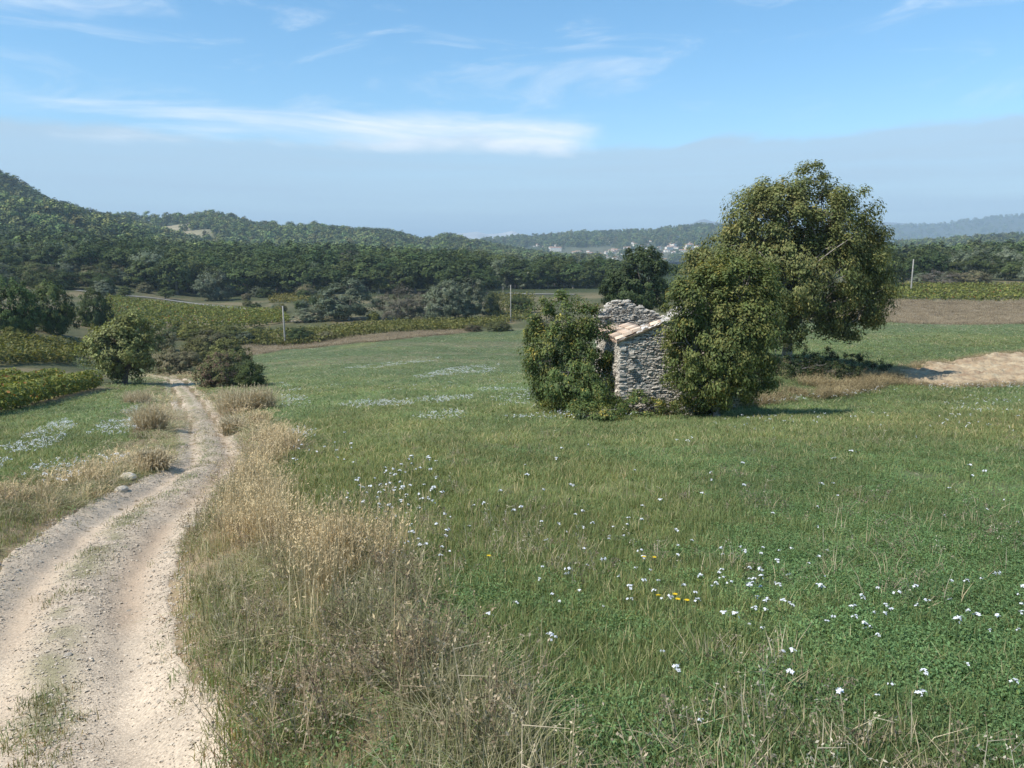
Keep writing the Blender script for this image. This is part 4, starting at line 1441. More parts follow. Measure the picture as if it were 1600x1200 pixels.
def vineyard(f0, f1, b0, b1, n, cols, where, seed, size=.42, dens=34, h=1.5, w=1.2):
    A, B, C_, D = (hit(*q, 20, 690)[:2] for q in (f0, f1, b0, b1))
    for k in range(n):
        t_ = k / max(n - 1, 1)
        vine_row(A + (C_ - A) * t_, B + (D - B) * t_, h, w, size, dens, cols, f'{ORD[k]} vine row from the front in {where}', f'rows of {where}', seed + k)


vineyard((-30, 575), (112, 569), (-30, 545), (125, 545), 6, VINE_D, 'the second vineyard at the left edge', 820, .36, 46)
vineyard((150, 506), (455, 503), (168, 466), (440, 491), 10, VINE, 'the sloping vineyard left of centre', 830, .45, 26)
vineyard((330, 537), (742, 516), (280, 514), (828, 498), 9, VINE_D, 'the long vineyard beyond the green field', 850, .45, 24)
vineyard((420, 473), (505, 474), (420, 460), (508, 460), 4, VINE_Y, 'the yellow vineyard below the dark wood', 870, .5, 24)
vineyard((768, 495), (832, 492), (770, 464), (836, 463), 6, VINE_D, 'the small vineyard by the country road', 880, .5, 24)
vineyard((1340, 470), (1680, 470), (1340, 451), (1680, 449), 8, VINE, 'the right-hand vineyard behind the dry strip', 890, .45, 28)

# ------------------------------------------------------------------ utility poles
M_pole = noise_mat('pole_concrete', (.27, .255, .22), (.36, .34, .30), 3, .9)
M_dark = noise_mat('insulator', (.06, .05, .05), (.1, .09, .08), 8, .5)
for (x, y0, y1, Y, lean, lab, rad) in ((446, 541, 478, 150, -.2, 'pale utility pole at the left end of the field', .15), (798, 503, 445, 178, 0, 'thin utility pole beyond the field left of the ruin', .11),
                                       (1423, 459, 405, 190, .05, 'grey utility pole in the right-hand vineyard', .16), (786, 457, 448, 262, 0, 'small post beside the country road', .08)):
    p = at(x, y0, Y); p[2] = G(p[:1], p[1:2], False)[0]
    h = at(x, y1, Y)[2] - p[2]
    root = empty('utility_pole', tuple(p), 0, lab, 'pole')
    V, Fq = tube([(0, 0, -.5), (lean * .5, 0, h * .5), (lean, 0, h)], [rad * 1.25, rad, rad * .75], 8)
    cap = np.array([list(range(len(V) - 8, len(V)))])
    mk_obj('shaft', mk_mesh('shaft', V, [Fq, cap], [M_pole], None, True), root)
    if h > 4:
        for sx in (-.28, .28):
            V, Fq = tube([(lean, 0, h - .35), (lean + sx * .8, 0, h - .3), (lean + sx, 0, h - .2), (lean + sx, 0, h + .02)], [.02, .02, .04, .05], 6)
            mk_obj('insulator', mk_mesh('insulator', V, Fq, [M_dark]), root)

# ------------------------------------------------------------------ grass, weeds and flowers: small meshes
def blades(r, n, R, h, w, lean, cols, curl=.5, heads=0.0, headcol=None, headsize=.03):
    a, q = r.uniform(0, 2 * pi, n), R * r.random(n) ** .5
    B = np.c_[np.cos(a) * q, np.sin(a) * q, np.full(n, -.02)]
    hh = h * r.uniform(.5, 1.2, n)
    ld = r.uniform(0, 2 * pi, n)
    ln = np.abs(r.normal(size=n)) * lean
    D = np.c_[np.cos(ld) * ln, np.sin(ld) * ln, np.ones(n)]
    D = nrm(D)
    S = nrm(np.c_[-np.sin(ld) + r.normal(size=n) * .4, np.cos(ld) + r.normal(size=n) * .4, np.zeros(n)])
    H = np.c_[np.cos(ld), np.sin(ld), -.35 * np.ones(n)]
    M_ = B + D * (hh * .55)[:, None]
    T = B + D * hh[:, None] + H * (hh * curl * ln)[:, None]
    ww = (w * r.uniform(.7, 1.3, n))[:, None]
    V = np.stack([B - S * ww * .5, B + S * ww * .5, M_ + S * ww * .45, M_ - S * ww * .45, T + S * ww * .08, T - S * ww * .08], 1).reshape(-1, 3)
    k = np.arange(n)[:, None] * 6
    Fq = np.concatenate([k + np.array([0, 1, 2, 3]), k + np.array([3, 2, 4, 5])])
    wt = np.array([c[0] for c in cols]); pl_ = np.array([c[1] for c in cols])
    C = pl_[r.choice(len(cols), n, p=wt / wt.sum())] * r.uniform(.75, 1.25, n)[:, None]
    acc = Acc()
    acc.add(V, Fq, np.concatenate([C, C]))
    if heads:
        m = r.random(n) < heads
        for e in range(3):
            P = T[m] - D[m] * (headsize * e * .8) + r.normal(size=(m.sum(), 3)) * .006
            v_, f_ = leaf_quads(P, r.normal(size=P.shape), D[m] + r.normal(size=P.shape) * .3, np.full(len(P), headsize * 1.2), np.full(len(P), headsize * .35))
            acc.add(v_, f_, np.array(headcol) * r.uniform(.8, 1.2, len(P))[:, None])
    return acc


def twigs(r, n, R, h, cols, w=.0027, heads=True):
    """dead branched weeds"""
    acc = Acc()
    wt = np.array([c[0] for c in cols]); pl_ = np.array([c[1] for c in cols])
    for _ in range(n):
        a, q = r.uniform(0, 2 * pi), R * r.random() ** .5
        p = np.array([cos(a) * q, sin(a) * q, -.02])
        dirv = nrm(np.array([r.normal() * .35, r.normal() * .35, 1.0]))
        L = h * r.uniform(.5, 1.2)
        tip = p + dirv * L
        segs = [(p, tip, w)]
        for b_ in range(r.integers(4, 9)):
            f = r.uniform(.25, .95)
            s_ = p + dirv * L * f
            e_ = s_ + nrm(dirv * .6 + r.normal(size=3) * .7) * L * r.uniform(.12, .4)
            segs.append((s_, e_, w * .6))
        c = pl_[r.choice(len(cols), p=wt / wt.sum())] * r.uniform(.75, 1.25)
        for (s_, e_, ww) in segs:
            d_ = e_ - s_
            S = nrm(np.cross(d_, r.normal(size=3))) * ww
            acc.add(np.array([s_ - S, s_ + S, e_ + S * .4, e_ - S * .4]), np.array([[0, 1, 2, 3]]), c)
        if heads:
            E = np.array([e_ for _, e_, _ in segs])
            E = np.repeat(E, 3, 0) + r.normal(size=(len(E) * 3, 3)) * .012
            v_, f_ = leaf_quads(E, r.normal(size=E.shape), r.normal(size=E.shape), r.uniform(.01, .026, len(E)), r.uniform(.006, .014, len(E)))
            acc.add(v_, f_, c * r.uniform(.7, 1.3, len(E))[:, None])
    return acc


def leafy(r, n, R, h, size, cols):
    a, q = r.uniform(0, 2 * pi, n), R * r.random(n) ** .5
    P = np.c_[np.cos(a) * q, np.sin(a) * q, h * r.random(n) ** .6 * (1 - (q / R) ** 2 * .5)]
    N = r.normal(size=(n, 3)) * .6 + np.array([0, 0, .9])
    V, Fq = leaf_quads(P, N, r.normal(size=(n, 3)), size * r.uniform(.6, 1.4, n), size * .5 * r.uniform(.7, 1.3, n))
    wt = np.array([c[0] for c in cols]); pl_ = np.array([c[1] for c in cols])
    acc = Acc()
    acc.add(V, Fq, pl_[r.choice(len(cols), n, p=wt / wt.sum())] * r.uniform(.7, 1.3, n)[:, None])
    return acc


M_grass = leaf_mat('grass_blades', .3, .6, .2, inst=True)
M_dry = leaf_mat('dry_grass', .25, .75, .12, inst=True, tr_tint=(1.1, 1.0, .8))
G_COL = pal((5, (.150, .195, .088)), (3, (.180, .210, .090)), (1.5, (.25, .24, .11)), (1.0, (.40, .34, .21)))
C_COL = pal((5, (.105, .175, .092)), (3, (.130, .195, .100)), (1, (.17, .205, .09)))
S_COL = pal((4, (.56, .47, .30)), (3, (.46, .37, .225)), (2, (.64, .56, .39)), (1, (.28, .25, .14)))
W_COL = pal((4, (.40, .33, .23)), (3, (.29, .23, .155)), (3, (.50, .44, .33)), (1, (.19, .145, .10)))
GY_COL = pal((4, (.44, .42, .31)), (3, (.32, .31, .20)), (4, (.19, .22, .10)))
r = np.random.default_rng(900)
grass_p = [blades(r, 16, .13, .15, .0065, .35, G_COL).mesh('grass', M_grass) for _ in range(5)]
clover_p = [leafy(r, 46, .13, .13, .026, C_COL).mesh('clover', M_grass) for _ in range(4)]
straw_p = [blades(r, 30, .12, .58, .0055, .22, S_COL, .35, .8, (.58, .48, .31), .03).mesh('straw', M_dry) for _ in range(4)]
weed_p = [twigs(r, 7, .15, .42, W_COL).mesh('weed', M_dry) for _ in range(4)]
grey_p = [blades(r, 40, .1, .28, .0045, .75, GY_COL, .7).mesh('grey_tuft', M_dry) for _ in range(3)]
fl_p = []


def flower_parts(r, scale=1.0):
    h = r.uniform(.22, .34)
    top = np.array([r.normal() * .03, r.normal() * .03, h])
    st_ = Acc()
    V, Fq = tube([(0, 0, -.03), top * .5 + r.normal(size=3) * .008, top], [.0032, .0028, .002], 4)
    st_.add(V, Fq, (.09, .13, .045))
    hd = Acc()
    for k in range(r.integers(6, 10)):
        c = top + np.array([r.normal() * .016, r.normal() * .016, r.uniform(-.012, .016)]) * scale
        nn_ = nrm((c - top) * 12 + np.array([0, 0, .6]) + r.normal(size=3) * .25)
        V, Fq = tube([top - np.array([0, 0, .03]), c], [.001, .0012], 3)
        st_.add(V, Fq, (.10, .14, .05))
        a_ = nrm(np.cross(nn_, r.normal(size=3)))
        b_ = np.cross(nn_, a_)
        for q_ in (a_, b_, -a_, -b_):
            v_, f_ = leaf_quads((c + q_ * .0085 * scale)[None], nn_[None], q_[None], np.array([.017 * scale]), np.array([.0125 * scale]), .1)
            hd.add(v_, f_, (.86, .86, .87))
    for k in range(3):
        z_ = h * r.uniform(.1, .6)
        v_, f_ = leaf_quads(np.array([[r.normal() * .015, r.normal() * .015, z_]]), r.normal(size=(1, 3)) + np.array([0, 0, 1]), r.normal(size=(1, 3)), np.array([.06]), np.array([.018]))
        st_.add(v_, f_, (.075, .12, .04))
    return st_, hd


M_petal = leaf_mat('petals', .25, .6, .1, tr_tint=(1, 1, 1))
M_stem = leaf_mat('stems', .15, .6, .15)
FLOW = []
for k in range(7):
    s_, h_ = flower_parts(r, .78)
    FLOW.append((s_.mesh('stem', M_stem), h_.mesh('blossom', M_petal)))
for k in range(4):
    acc = Acc()
    n = 8
    P = r.normal(size=(n, 3)) * np.array([.022, .022, .012]) + np.array([0, 0, .25])
    v_, f_ = leaf_quads(P, r.normal(size=(n, 3)) * .4 + np.array([0, -.3, 1]), r.normal(size=(n, 3)), np.full(n, .026), np.full(n, .022))
    acc.add(v_, f_, (.84, .84, .85))
    fl_p.append(acc.mesh('far_flower', M_petal))


def logpolar(n, u0, u1, y0, y1, r):
    Y = np.exp(r.uniform(np.log(y0), np.log(y1), n))
    return r.uniform(u0, u1, n) * Y, Y


HUTP = np.array([[HUT[0] - .2, HUT[1] - .2], [HUT[0] + 4, HUT[1] - .9], [HUT[0] + 5, HUT[1] + 4], [HUT[0] + .6, HUT[1] + 4.6]])
r = np.random.default_rng(910)


def verge_limit(X, Y, s):
    """how far the dry verge reaches right of the track's centre"""
    return 2.05 + 1.3 * (fbm(s * .45, s * 0 + 2, 15, 3) - .5) + .45 * np.exp(-((Y - 7) / 2.5) ** 2) - .3 * (1 - sstep(Y, 3.8, 5.6))


# green field grass
X, Y = logpolar(125000, -.8, .85, 1.7, 172, r)
xa, ya = logpolar(34000, .85, 2.2, 1.2, 14, r)
xb, yb = logpolar(9000, -1.6, 2.2, .35, 1.7, r)
X, Y = np.r_[X, xa, xb], np.r_[Y, ya, yb]
t, s, w = track_st(X, Y)
inf = (poly_in(X, Y, FIELD_N) | (t > 0) & (Y < 26) | poly_in(X, Y, LFIELD) | (np.abs(t) < 6)) & ~poly_in(X, Y, TILL) & ~poly_in(X, Y, HUTP)
vl = verge_limit(X, Y, s)
edge_ = np.where(t > 0, sstep(t - vl, -.5, .45), sstep(-t - w * .5, .9, 2.0))
edge_ = np.where(Y > 60, 1, edge_)
n1, n2, n3 = fbm(X * .16, Y * .09, 41, 4), fbm(X * .6, Y * .35, 43, 3), fbm(X * 2.2, Y * 2.2, 45, 2)
keep = inf & (np.abs(t) > w * .5 + .05) & (r.random(len(X)) < edge_ * .8 + .22) & (r.random(len(X)) < np.clip((Y / 4.2) ** 1.5, .12, 1))
keep &= ~((n2 > .6) & (Y < 14) & (r.random(len(X)) < .65))
X, Y, n1, n2, n3 = (q_[keep] for q_ in (X, Y, n1, n2, n3))
m = len(X)
sxy = np.maximum(.85, Y / 10)
isclov = (r.random(m) < np.clip(.8 - .05 * (Y - 6), .05, .8) * sstep(n1 + .35 * (n3 - .5), .66, .44)) & (Y < 18)
yel = sstep(n1, .45, .7) * .4 + .5 * np.exp(-((Y - 21) / 8) ** 2) * (.4 + n2)
yel = np.clip(yel, 0, 1)[:, None]
tint = (np.array([1.02, 1.12, .96]) * (1 - yel) + np.array([1.28, 1.12, .92]) * yel) * (.72 + .56 * n2)[:, None] * r.uniform(.8, 1.2, m)[:, None]
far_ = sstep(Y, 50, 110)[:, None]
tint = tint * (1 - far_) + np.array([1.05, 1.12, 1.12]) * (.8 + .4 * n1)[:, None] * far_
hz = r.uniform(.5, 1.1, m) * (1 - .35 * sstep(Y, 60, 140))
Z = G(X, Y)
scatter('meadow_grass', np.c_[X, Y, Z][~isclov], r.uniform(0, 6.28, m)[~isclov], np.c_[sxy, sxy, hz][~isclov], r.integers(0, 5, m)[~isclov], tint[~isclov], grass_p,
        'short green grass of the sloping field', 'grass')
scatter('ground_cover', np.c_[X, Y, Z][isclov], r.uniform(0, 6.28, m)[isclov], np.c_[sxy, sxy, hz * .9][isclov], r.integers(0, 4, m)[isclov], (tint * np.array([1.25, 1.16, 1.0]))[isclov], clover_p,
        'low dark green leafy plants among the near grass', 'ground cover')

# dead stalks standing among the near grass
X, Y = logpolar(2600, -.3, .8, 2.2, 22, r)
t, s, w = track_st(X, Y)
q_ = poly_in(X, Y, FIELD_N) & (t > 2.2) & (fbm(X * .7, Y * .7, 191, 3) > .50) & (r.random(len(X)) < np.where(X > 1, .55, 1))
X, Y = X[q_], Y[q_]
m = len(X)
lit_p = [twigs(r, 3, .12, .24, W_COL).mesh('stalk', M_dry) for _ in range(3)] + [blades(r, 9, .1, .26, .005, .5, S_COL, .5).mesh('stalk', M_dry) for _ in range(3)]
scatter('dead_stalks', np.c_[X, Y, G(X, Y)], r.uniform(0, 6.28, m), np.c_[np.full((m, 2), 1.0), r.uniform(.5, 1.2, m)], r.integers(0, 6, m), np.ones((m, 3)) * r.uniform(.6, 1.1, m)[:, None], lit_p, 'dead stalks among the near grass', 'dead stalks')

# dry verges
X, Y = logpolar(60000, -.95, .4, 1.7, 95, r)
t, s, w = track_st(X, Y)
vl = verge_limit(X, Y, s)
n1, n2 = fbm(X * .5, Y * .3, 141, 3), fbm(X * 1.4, Y * 1.2, 143, 3)
right = (t > w * .5 + .12) & (t < vl + .3)
left = (t < -w * .5 - .15) & (t > -w * .5 - 2.1)
dens = np.where(right, sstep(vl + .3 - t, 0, .7), np.where(left, .45 * sstep(t + w * .5 + 2.1, 0, .8) * sstep(n1, .3, .55), 0)) * np.clip((Y / 5.0) ** 1.2, .2, 1)
dens *= np.where(right & (t < w * .5 + .85), .14 + .2 * sstep(Y, 9, 14), 1) * (.35 + .65 * sstep(Y, 4.5, 8)) * (.45 + .75 * sstep(n2, .35, .6)) * np.where(Y > 45, .6, 1)
keep = r.random(len(X)) < dens
X, Y, t, w, vl, n1, n2 = (q_[keep] for q_ in (X, Y, t, w, vl, n1, n2))
m = len(X)
relt = (t - w * .5) / (vl - w * .5)
ps = np.where(t > 0, .7 * sstep(relt, .25, .7) * sstep(Y, 3.6, 5.6) * (1 - sstep(Y, 34, 50) * .6) * sstep(n1, .28, .5), .25 * sstep(n1, .4, .7))
pw = np.where(t > 0, .10 + .3 * sstep(n1, .35, .6), .2)
z_ = r.random(m)
kind = np.where(z_ < ps, 0, np.where(z_ < ps + (1 - ps) * pw, 1, 2))
sxy = np.maximum(1.0, Y / 9)
Z = G(X, Y)
base_t = (.75 + .5 * n2)[:, None] * r.uniform(.75, 1.25, m)[:, None] * (.85 + .15 * sstep(Y, 4.2, 7.5))[:, None]
for kk, (nm, pr, lab, ht, tn_) in enumerate((('dry_straw', straw_p, 'tall pale dry grass along the right side of the track', (.62, 1.15), (1.04, .98, .88)),
                                              ('dead_weeds', weed_p, 'brown dead branching weeds on the track verges', (.6, 1.2), (1.0, .93, .85)),
                                              ('dry_grass', grey_p, 'grey-green matted dry grass on the track verges', (.6, 1.3), (1.04, .97, .80)))):
    q_ = kind == kk
    scatter(nm, np.c_[X, Y, Z][q_], r.uniform(0, 6.28, q_.sum()), np.c_[sxy, sxy, r.uniform(*ht, m) * np.where(t > 0, 1, .7)][q_], r.integers(0, len(pr), q_.sum()), (base_t * np.array(tn_))[q_], pr, lab, 'dry grass')

# sparse green tufts on the track's crown, its edges and the near verge
X, Y = logpolar(30000, -1.1, .15, 2.5, 90, r)
t, s, w = track_st(X, Y)
n1 = fbm(X * 1.1, Y * .8, 151, 3)
med = np.exp(-((t / w + .03) / .095) ** 2) * sstep(n1, .35 - .12 * sstep(Y, 9, 14), .56)
edg = np.exp(-((np.abs(t) / w - .62) / .12) ** 2) * sstep(n1, .36, .55) * .8
keep = r.random(len(X)) < np.maximum(med * .85, edg)
X, Y, n1 = X[keep], Y[keep], n1[keep]
m = len(X)
sxy = np.maximum(.8, Y / 12)
scatter('track_grass', np.c_[X, Y, G(X, Y)], r.uniform(0, 6.28, m), np.c_[sxy, sxy, r.uniform(.3, .65, m)], r.integers(0, 5, m), np.c_[r.uniform(.8, 1.3, m), r.uniform(.75, 1.1, m), r.uniform(.8, 1.0, m)], grass_p,
        'short grass on the crown and edges of the track', 'grass')

# dry grass on the bank by the hut, the strips along the far field edges
def along(poly, n, wid, r):
    P = np.asarray(poly)
    seg = np.r_[0, np.cumsum(np.hypot(*np.diff(P, axis=0).T))]
    q_ = r.uniform(0, seg[-1], n)
    return np.interp(q_, seg, P[:, 0]) + r.normal(size=n) * wid, np.interp(q_, seg, P[:, 1]) + r.normal(size=n) * wid


bnz = lambda x, y: fbm(x * .9, y * .9, 181, 3)
bx, by = along(world_poly([(1010, 650), (1100, 641), (1230, 626), (1300, 616), (1380, 598), (1400, 592)]), 900, .4, r)
cx_, cy_ = along(world_poly([(1240, 612), (1300, 604), (1380, 592)]), 450, .6, r)
X, Y = np.r_[bx, cx_], np.r_[by, cy_]
q_ = bnz(X, Y) > .42
X, Y = X[q_], Y[q_]
m = len(X)
scatter('bank_grass', np.c_[X, Y, G(X, Y)], r.uniform(0, 6.28, m), np.c_[np.full((m, 2), 2.0), r.uniform(.35, .85, m)], r.integers(0, 4, m), np.array([.82, .80, .70]) * r.uniform(.5, 1.2, m)[:, None], straw_p,
        'dry grass on the bank below the big tree', 'dry grass')
ex_, ey_ = along(np.vstack([TILL, TILL[:1]]), 700, .35, r)
m = len(ex_)
scatter('earth_edge_grass', np.c_[ex_, ey_, G(ex_, ey_)], r.uniform(0, 6.28, m), np.c_[np.full((m, 2), 2.2), r.uniform(.2, .55, m)], r.integers(0, 4, m), np.array([.8, .78, .7]) * r.uniform(.5, 1.2, m)[:, None], straw_p, 'dry grass fringing the tilled earth', 'dry grass')
pts = []
for P, n in ((DRY_R, 3600), (DRY_L, 1500)):
    lo, hi = P.min(0), P.max(0)
    q_ = np.c_[r.uniform(lo[0], hi[0], n * 3), r.uniform(lo[1], hi[1], n * 3)]
    pts.append(q_[poly_in(q_[:, 0], q_[:, 1], P)][:n])
pts = np.vstack(pts)
m = len(pts)
scatter('fallow_grass', np.c_[pts, G(pts[:, 0], pts[:, 1])], r.uniform(0, 6.28, m), np.c_[np.full((m, 2), 5.0), r.uniform(.25, .95, m)], r.integers(0, 4, m), np.array([.68, .66, .68]) * r.uniform(.7, 1.25, m)[:, None], straw_p,
        'dry brown fallow strips at the far edges of the field', 'dry grass')

# distinct straw clumps beside the track
for k, (x, y, hpx, wpx, lab) in enumerate([(372, 648, 50, 56, 'large pale straw clump in front of the reddish bush'), (410, 642, 44, 36, 'straw clump at the foot of the dark green bush'), (362, 678, 34, 26, 'small pale straw clump on the right edge of the track'),
                                           (236, 676, 56, 44, 'tall tan dry grass clump on the left edge of the track'), (215, 630, 24, 40, 'dry grass clump left of the track below the olive-green tree'),
                                           (238, 735, 40, 46, 'faded dry grass clump left of the track where it narrows')]):
    p = hit(x, y, 5, 90)
    p[2] = G(p[:1], p[1:2])[0]
    k_ = p[1] / F
    rr2 = np.random.default_rng(950 + k)
    acc = blades(rr2, 900, wpx * k_ * .5, hpx * k_ * .8, .02, .5, S_COL, .6, .5, (.50, .42, .28), .08)
    tag(mk_obj('straw_clump', acc.mesh('straw_clump', leaf_mat('straw_clump', .25, .75, .1, tr_tint=(1.1, 1, .8))), None, tuple(p)), lab, 'dry grass')

# ------------------------------------------------------------------ flowers
r = np.random.default_rng(960)
near0 = [(1360, 975), (1376, 982), (1337, 1000), (1402, 960), (1362, 1027), (1391, 1104), (1429, 1122), (1224, 1083), (1211, 1095), (1326, 1181), (1372, 1138), (1577, 1108), (1521, 1063), (1443, 1171), (1212, 1057), (1188, 919),
        (1198, 934), (1066, 939), (989, 940), (852, 902), (864, 945), (913, 944), (815, 963), (763, 1000), (868, 1040), (858, 1062), (1022, 1040), (1090, 1183), (1060, 1112), (1268, 840), (1230, 865), (1340, 942), (1590, 970), (1545, 975)]
near = [(x, y, 'right in the foreground of the green field') for x, y in near0]
for (x0, x1, y0, y1, n, wh) in ((535, 690, 735, 800, 40, 'in the far part of the cluster beside the tall straw'), (560, 700, 780, 890, 46, 'in the near part of the cluster beside the tall straw'), (840, 1010, 820, 960, 26, 'scattered left of the yellow flowers'),
                            (1120, 1310, 840, 1010, 40, 'in the loose cluster right of the yellow flowers'), (1330, 1600, 920, 1010, 26, 'in the cluster towards the right edge of the near field'), (620, 1600, 705, 850, 46, 'scattered alone in the middle of the green field'),
                            (1000, 1130, 860, 970, 16, 'close around the yellow flowers'), (440, 560, 685, 740, 20, 'beside the far end of the tall straw verge')):
    near += [(r.uniform(x0, x1), r.uniform(y0, y1), wh) for _ in range(n)]
for (x, y, wh) in near:
    p = hit(x, y + 26 * min(1, (y - 600) / 350), 1.7, 60)
    p[2] = G(p[:1], p[1:2])[0]
    s_, h_ = FLOW[int(r.integers(len(FLOW)))]
    root = empty('white_flower', tuple(p), r.uniform(0, 6.28), 'white wildflower ' + wh, 'flower', 'white wildflowers in the near field')
    k = r.uniform(.45, 1.0) * (1 + .8 * float(sstep(p[1], 6, 15)))
    root.scale = (k, k, min(k, 1.15) * r.uniform(.8, 1.1))
    mk_obj('stem', s_, root)
    mk_obj('blossom', h_, root)
M_ypet = leaf_mat('yellow_petals', .2, .6, .1, tr_tint=(1, 1, .6))
acc = Acc()
for a in np.linspace(0, 2 * pi, 12, endpoint=False):
    q_ = np.array([cos(a), sin(a), .25])
    v_, f_ = leaf_quads((q_ * .014 + np.array([0, 0, .2]))[None], np.array([[-.2 * cos(a), -.2 * sin(a), 1]]), q_[None], np.array([.024]), np.array([.010]))
    acc.add(v_, f_, (.80, .55, .03))
ye_head = acc.mesh('blossom', M_ypet)
acc = Acc()
V, Fq = tube([(0, 0, -.02), (.005, 0, .1), (0, 0, .2)], [.003, .0025, .004], 5)
acc.add(V, Fq, (.09, .13, .045))
ye_stem = acc.mesh('stem', M_stem)
for (x, y) in ((1027, 972), (1053, 968), (1071, 981), (1057, 980), (1005, 902), (1021, 903), (573, 872), (764, 911)):
    p = hit(x, y + 16, 1.7, 40)
    p[2] = G(p[:1], p[1:2])[0]
    root = empty('yellow_flower', tuple(p), r.uniform(0, 6), 'small yellow wildflower in the near field', 'flower', 'yellow wildflowers in the near field')
    root.scale = (.8, .8, 1.1)
    mk_obj('stem', ye_stem, root)
    mk_obj('blossom', ye_head, root)

PATCH = [([(640, 592), (700, 578), (780, 571), (788, 582), (720, 589), (650, 595)], 900), ([(530, 579), (600, 570), (640, 565), (690, 560), (690, 566), (590, 578)], 420), ([(525, 641), (560, 633), (640, 630), (740, 622), (738, 632), (640, 640), (560, 644)], 520),
         ([(436, 600), (470, 610), (488, 642), (440, 644)], 200), ([(640, 658), (720, 648), (745, 660), (660, 667)], 110), ([(740, 610), (832, 610), (845, 650), (780, 640)], 240), ([(770, 664), (870, 652), (1000, 656), (860, 664)], 130),
         ([(448, 682), (495, 676), (492, 702), (450, 704)], 50), ([(1050, 642), (1250, 628), (1300, 618), (1420, 607), (1600, 602), (1600, 612), (1400, 616), (1280, 630), (1080, 650)], 200), ([(1470, 630), (1590, 618), (1600, 655), (1500, 660)], 60),
         ([(-40, 760), (0, 715), (40, 690), (105, 661), (122, 674), (95, 702), (40, 722), (0, 750)], 620), ([(135, 692), (160, 668), (212, 660), (218, 682), (180, 690)], 260), ([(185, 652), (215, 638), (218, 655)], 80), ([(0, 800), (60, 742), (190, 708), (205, 728), (100, 775)], 110),
         ([(480, 610), (640, 590), (830, 575), (830, 600), (700, 615), (500, 625)], 160), ([(1050, 665), (1600, 640), (1600, 700), (1050, 710)], 70)]
PP = []
for poly, n in PATCH:
    W = world_poly(poly)
    lo, hi = W.min(0), W.max(0)
    q_ = np.c_[r.uniform(lo[0], hi[0], n * 12), r.uniform(lo[1], hi[1], n * 12)]
    q_ = q_[poly_in(q_[:, 0], q_[:, 1], W)]
    q_ = q_[fbm(q_[:, 0] * .8, q_[:, 1] * .5, 171, 3) > .42]
    PP.append(q_[:n])
PP = np.vstack(PP)
m = len(PP)
sc_ = (.88 + .5 * sstep(PP[:, 1], 25, 90)) * r.uniform(.5, 1.4, m)
scatter('wildflower_drifts', np.c_[PP, G(PP[:, 0], PP[:, 1])], r.uniform(0, 6.28, m), np.c_[sc_, sc_, r.uniform(.8, 1.2, m)], r.integers(0, 4, m), np.ones((m, 3)), fl_p, 'drifts of tiny white wildflowers across the fields', 'flowers')

# ------------------------------------------------------------------ stones and gravel
def rock(seed, flat=.7):
    r = np.random.default_rng(seed)
    import bmesh
    bm = bmesh.new()
    bmesh.ops.create_icosphere(bm, subdivisions=2, radius=.5)
    for v in bm.verts:
        c = np.array(v.co)
        k = 1 + .34 * (float(vnoise(c[0] * 2.3 + seed, c[1] * 2.3 + c[2] * 1.7, seed)) - .5) + .15 * r.normal() * .4
        v.co = v.co * k
        v.co.z *= flat
    me = bpy.data.meshes.new('rock')
    bm.to_mesh(me); bm.free()
    me.materials.append(M_rock)
    return me


M_rock = noise_mat('pale_rock', (.42, .36, .28), (.60, .54, .45), 3, .95, .02, 18, objvar=.2)
M_peb = noise_mat('pebbles', (.42, .34, .25), (.60, .52, .41), 3, .95, objvar=.22)
ROCKS = [rock(k) for k in range(6)]
r = np.random.default_rng(970)
named = [(348, 993, .13, 'pale rounded stone lying on the right verge near the rut'), (200, 748, .34, 'flat pale stone on the left edge of the track'), (190, 765, .26, 'smaller pale stone just below the flat one'),
         (302, 972, .09, 'small buff stone at the eroded right edge of the track'), (107, 1027, .07, 'lone pale stone on the grassy crown of the track')]
for (x, y, s_, lab) in named:
    p = hit(x, y + 4, 2, 60); p[2] = G(p[:1], p[1:2])[0] + s_ * .12
    o = mk_obj('rock', ROCKS[int(r.integers(6))], None, tuple(p))
    o.scale = (s_ * 1.2, s_, s_); o.rotation_euler = (0, 0, r.uniform(0, 6))
    tag(o, lab, 'stone')
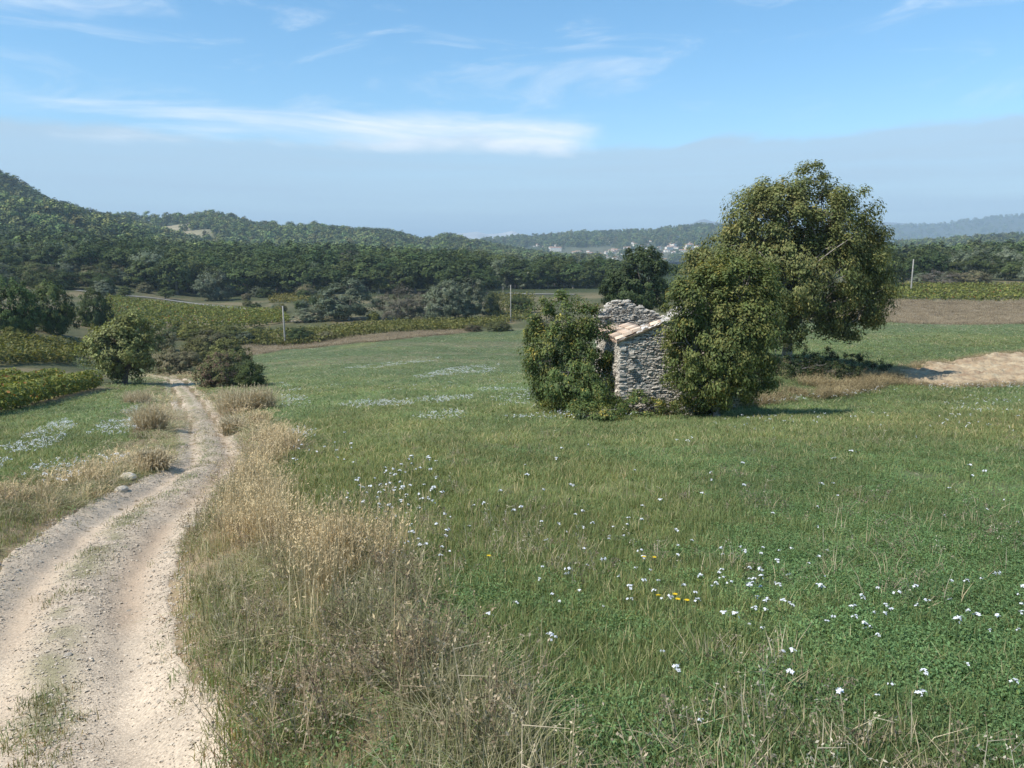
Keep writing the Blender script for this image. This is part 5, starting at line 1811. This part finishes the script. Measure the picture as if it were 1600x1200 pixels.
for k in range(70):
    s0 = r.uniform(12.5, 30) if k < 55 else r.uniform(30, 60)
    wv = np.interp(s0, TS, TR[:, 2])
    sd = r.choice([-1, 1], p=[.35, .65])
    o_ = sd * (wv * .5 + r.normal() * .22)
    i_ = np.searchsorted(sa, s0)
    X, Y = cx[i_] + nxv[i_] * o_, cyy[i_] + nyv[i_] * o_
    s_ = r.uniform(.03, .085) * (1.3 if k > 55 else 1)
    o = mk_obj('rock', ROCKS[int(r.integers(6))], None, (X, Y, G(np.array([X]), np.array([Y]))[0] + s_ * .12))
    o.scale = (s_ * r.uniform(.9, 1.5), s_, s_ * r.uniform(.6, 1)); o.rotation_euler = (0, 0, r.uniform(0, 6))
    tag(o, 'small pale stone along the edge of the dirt track', 'stone', 'small stones along the track edges')
peb = []
for k in range(5):
    g, f = stone_mesh(40 + k)
    peb.append(mk_mesh('pebble', g * np.array([1, .8, .6]), f, [M_peb]))
n = 46000
s0 = 8 + 50 * r.random(n) ** 1.8
i_ = np.clip(np.searchsorted(sa, s0), 0, ns - 1)
o_ = r.uniform(-1, 1, n)
dens = np.clip(1.05 - 1.0 * np.exp(-((np.abs(o_) - .5) / .17) ** 2), .12, 1)
q_ = r.random(n) < dens
i_, o_ = i_[q_], o_[q_]
dx = o_ * cw[i_] * .54
X, Y = cx[i_] + nxv[i_] * dx + r.normal(size=len(i_)) * .03, cyy[i_] + nyv[i_] * dx + r.normal(size=len(i_)) * .03
m = len(X)
s_ = .005 + .018 * r.random(m) ** 6 + .0005 * np.maximum(Y, 0)
scatter('gravel', np.c_[X, Y, G(X, Y) + .016], r.uniform(0, 6, m), np.c_[s_ * r.uniform(.8, 1.6, m), s_, s_], r.integers(0, 5, m), np.ones((m, 3)), peb, 'loose pale gravel on the track', 'gravel')

# ------------------------------------------------------------------ air
hx, hy0, hy1, hz0, hz1 = 30000, -400, 27500, -420, 460
V = np.array([(x, y, z) for x in (-hx, hx) for y in (hy0, hy1) for z in (hz0, hz1)], float)
m, nn_, ll = mat_new('haze_air')
pv = nn_.new('ShaderNodeVolumePrincipled')
pv.inputs['Color'].default_value = (.65, .85, 1.0, 1)
pv.inputs['Density'].default_value = 1.6e-4
pv.inputs['Anisotropy'].default_value = 0.0
om = nn_.new('ShaderNodeOutputMaterial')
ll.new(pv.outputs[0], om.inputs['Volume'])
hzo = mk_obj('haze', mk_mesh('haze', V, np.array([[0, 1, 3, 2], [4, 6, 7, 5], [0, 4, 5, 1], [2, 3, 7, 6], [0, 2, 6, 4], [1, 5, 7, 3]]), [m]))
tag(hzo, 'thin blue haze of the distant air', 'haze', None, 'stuff')
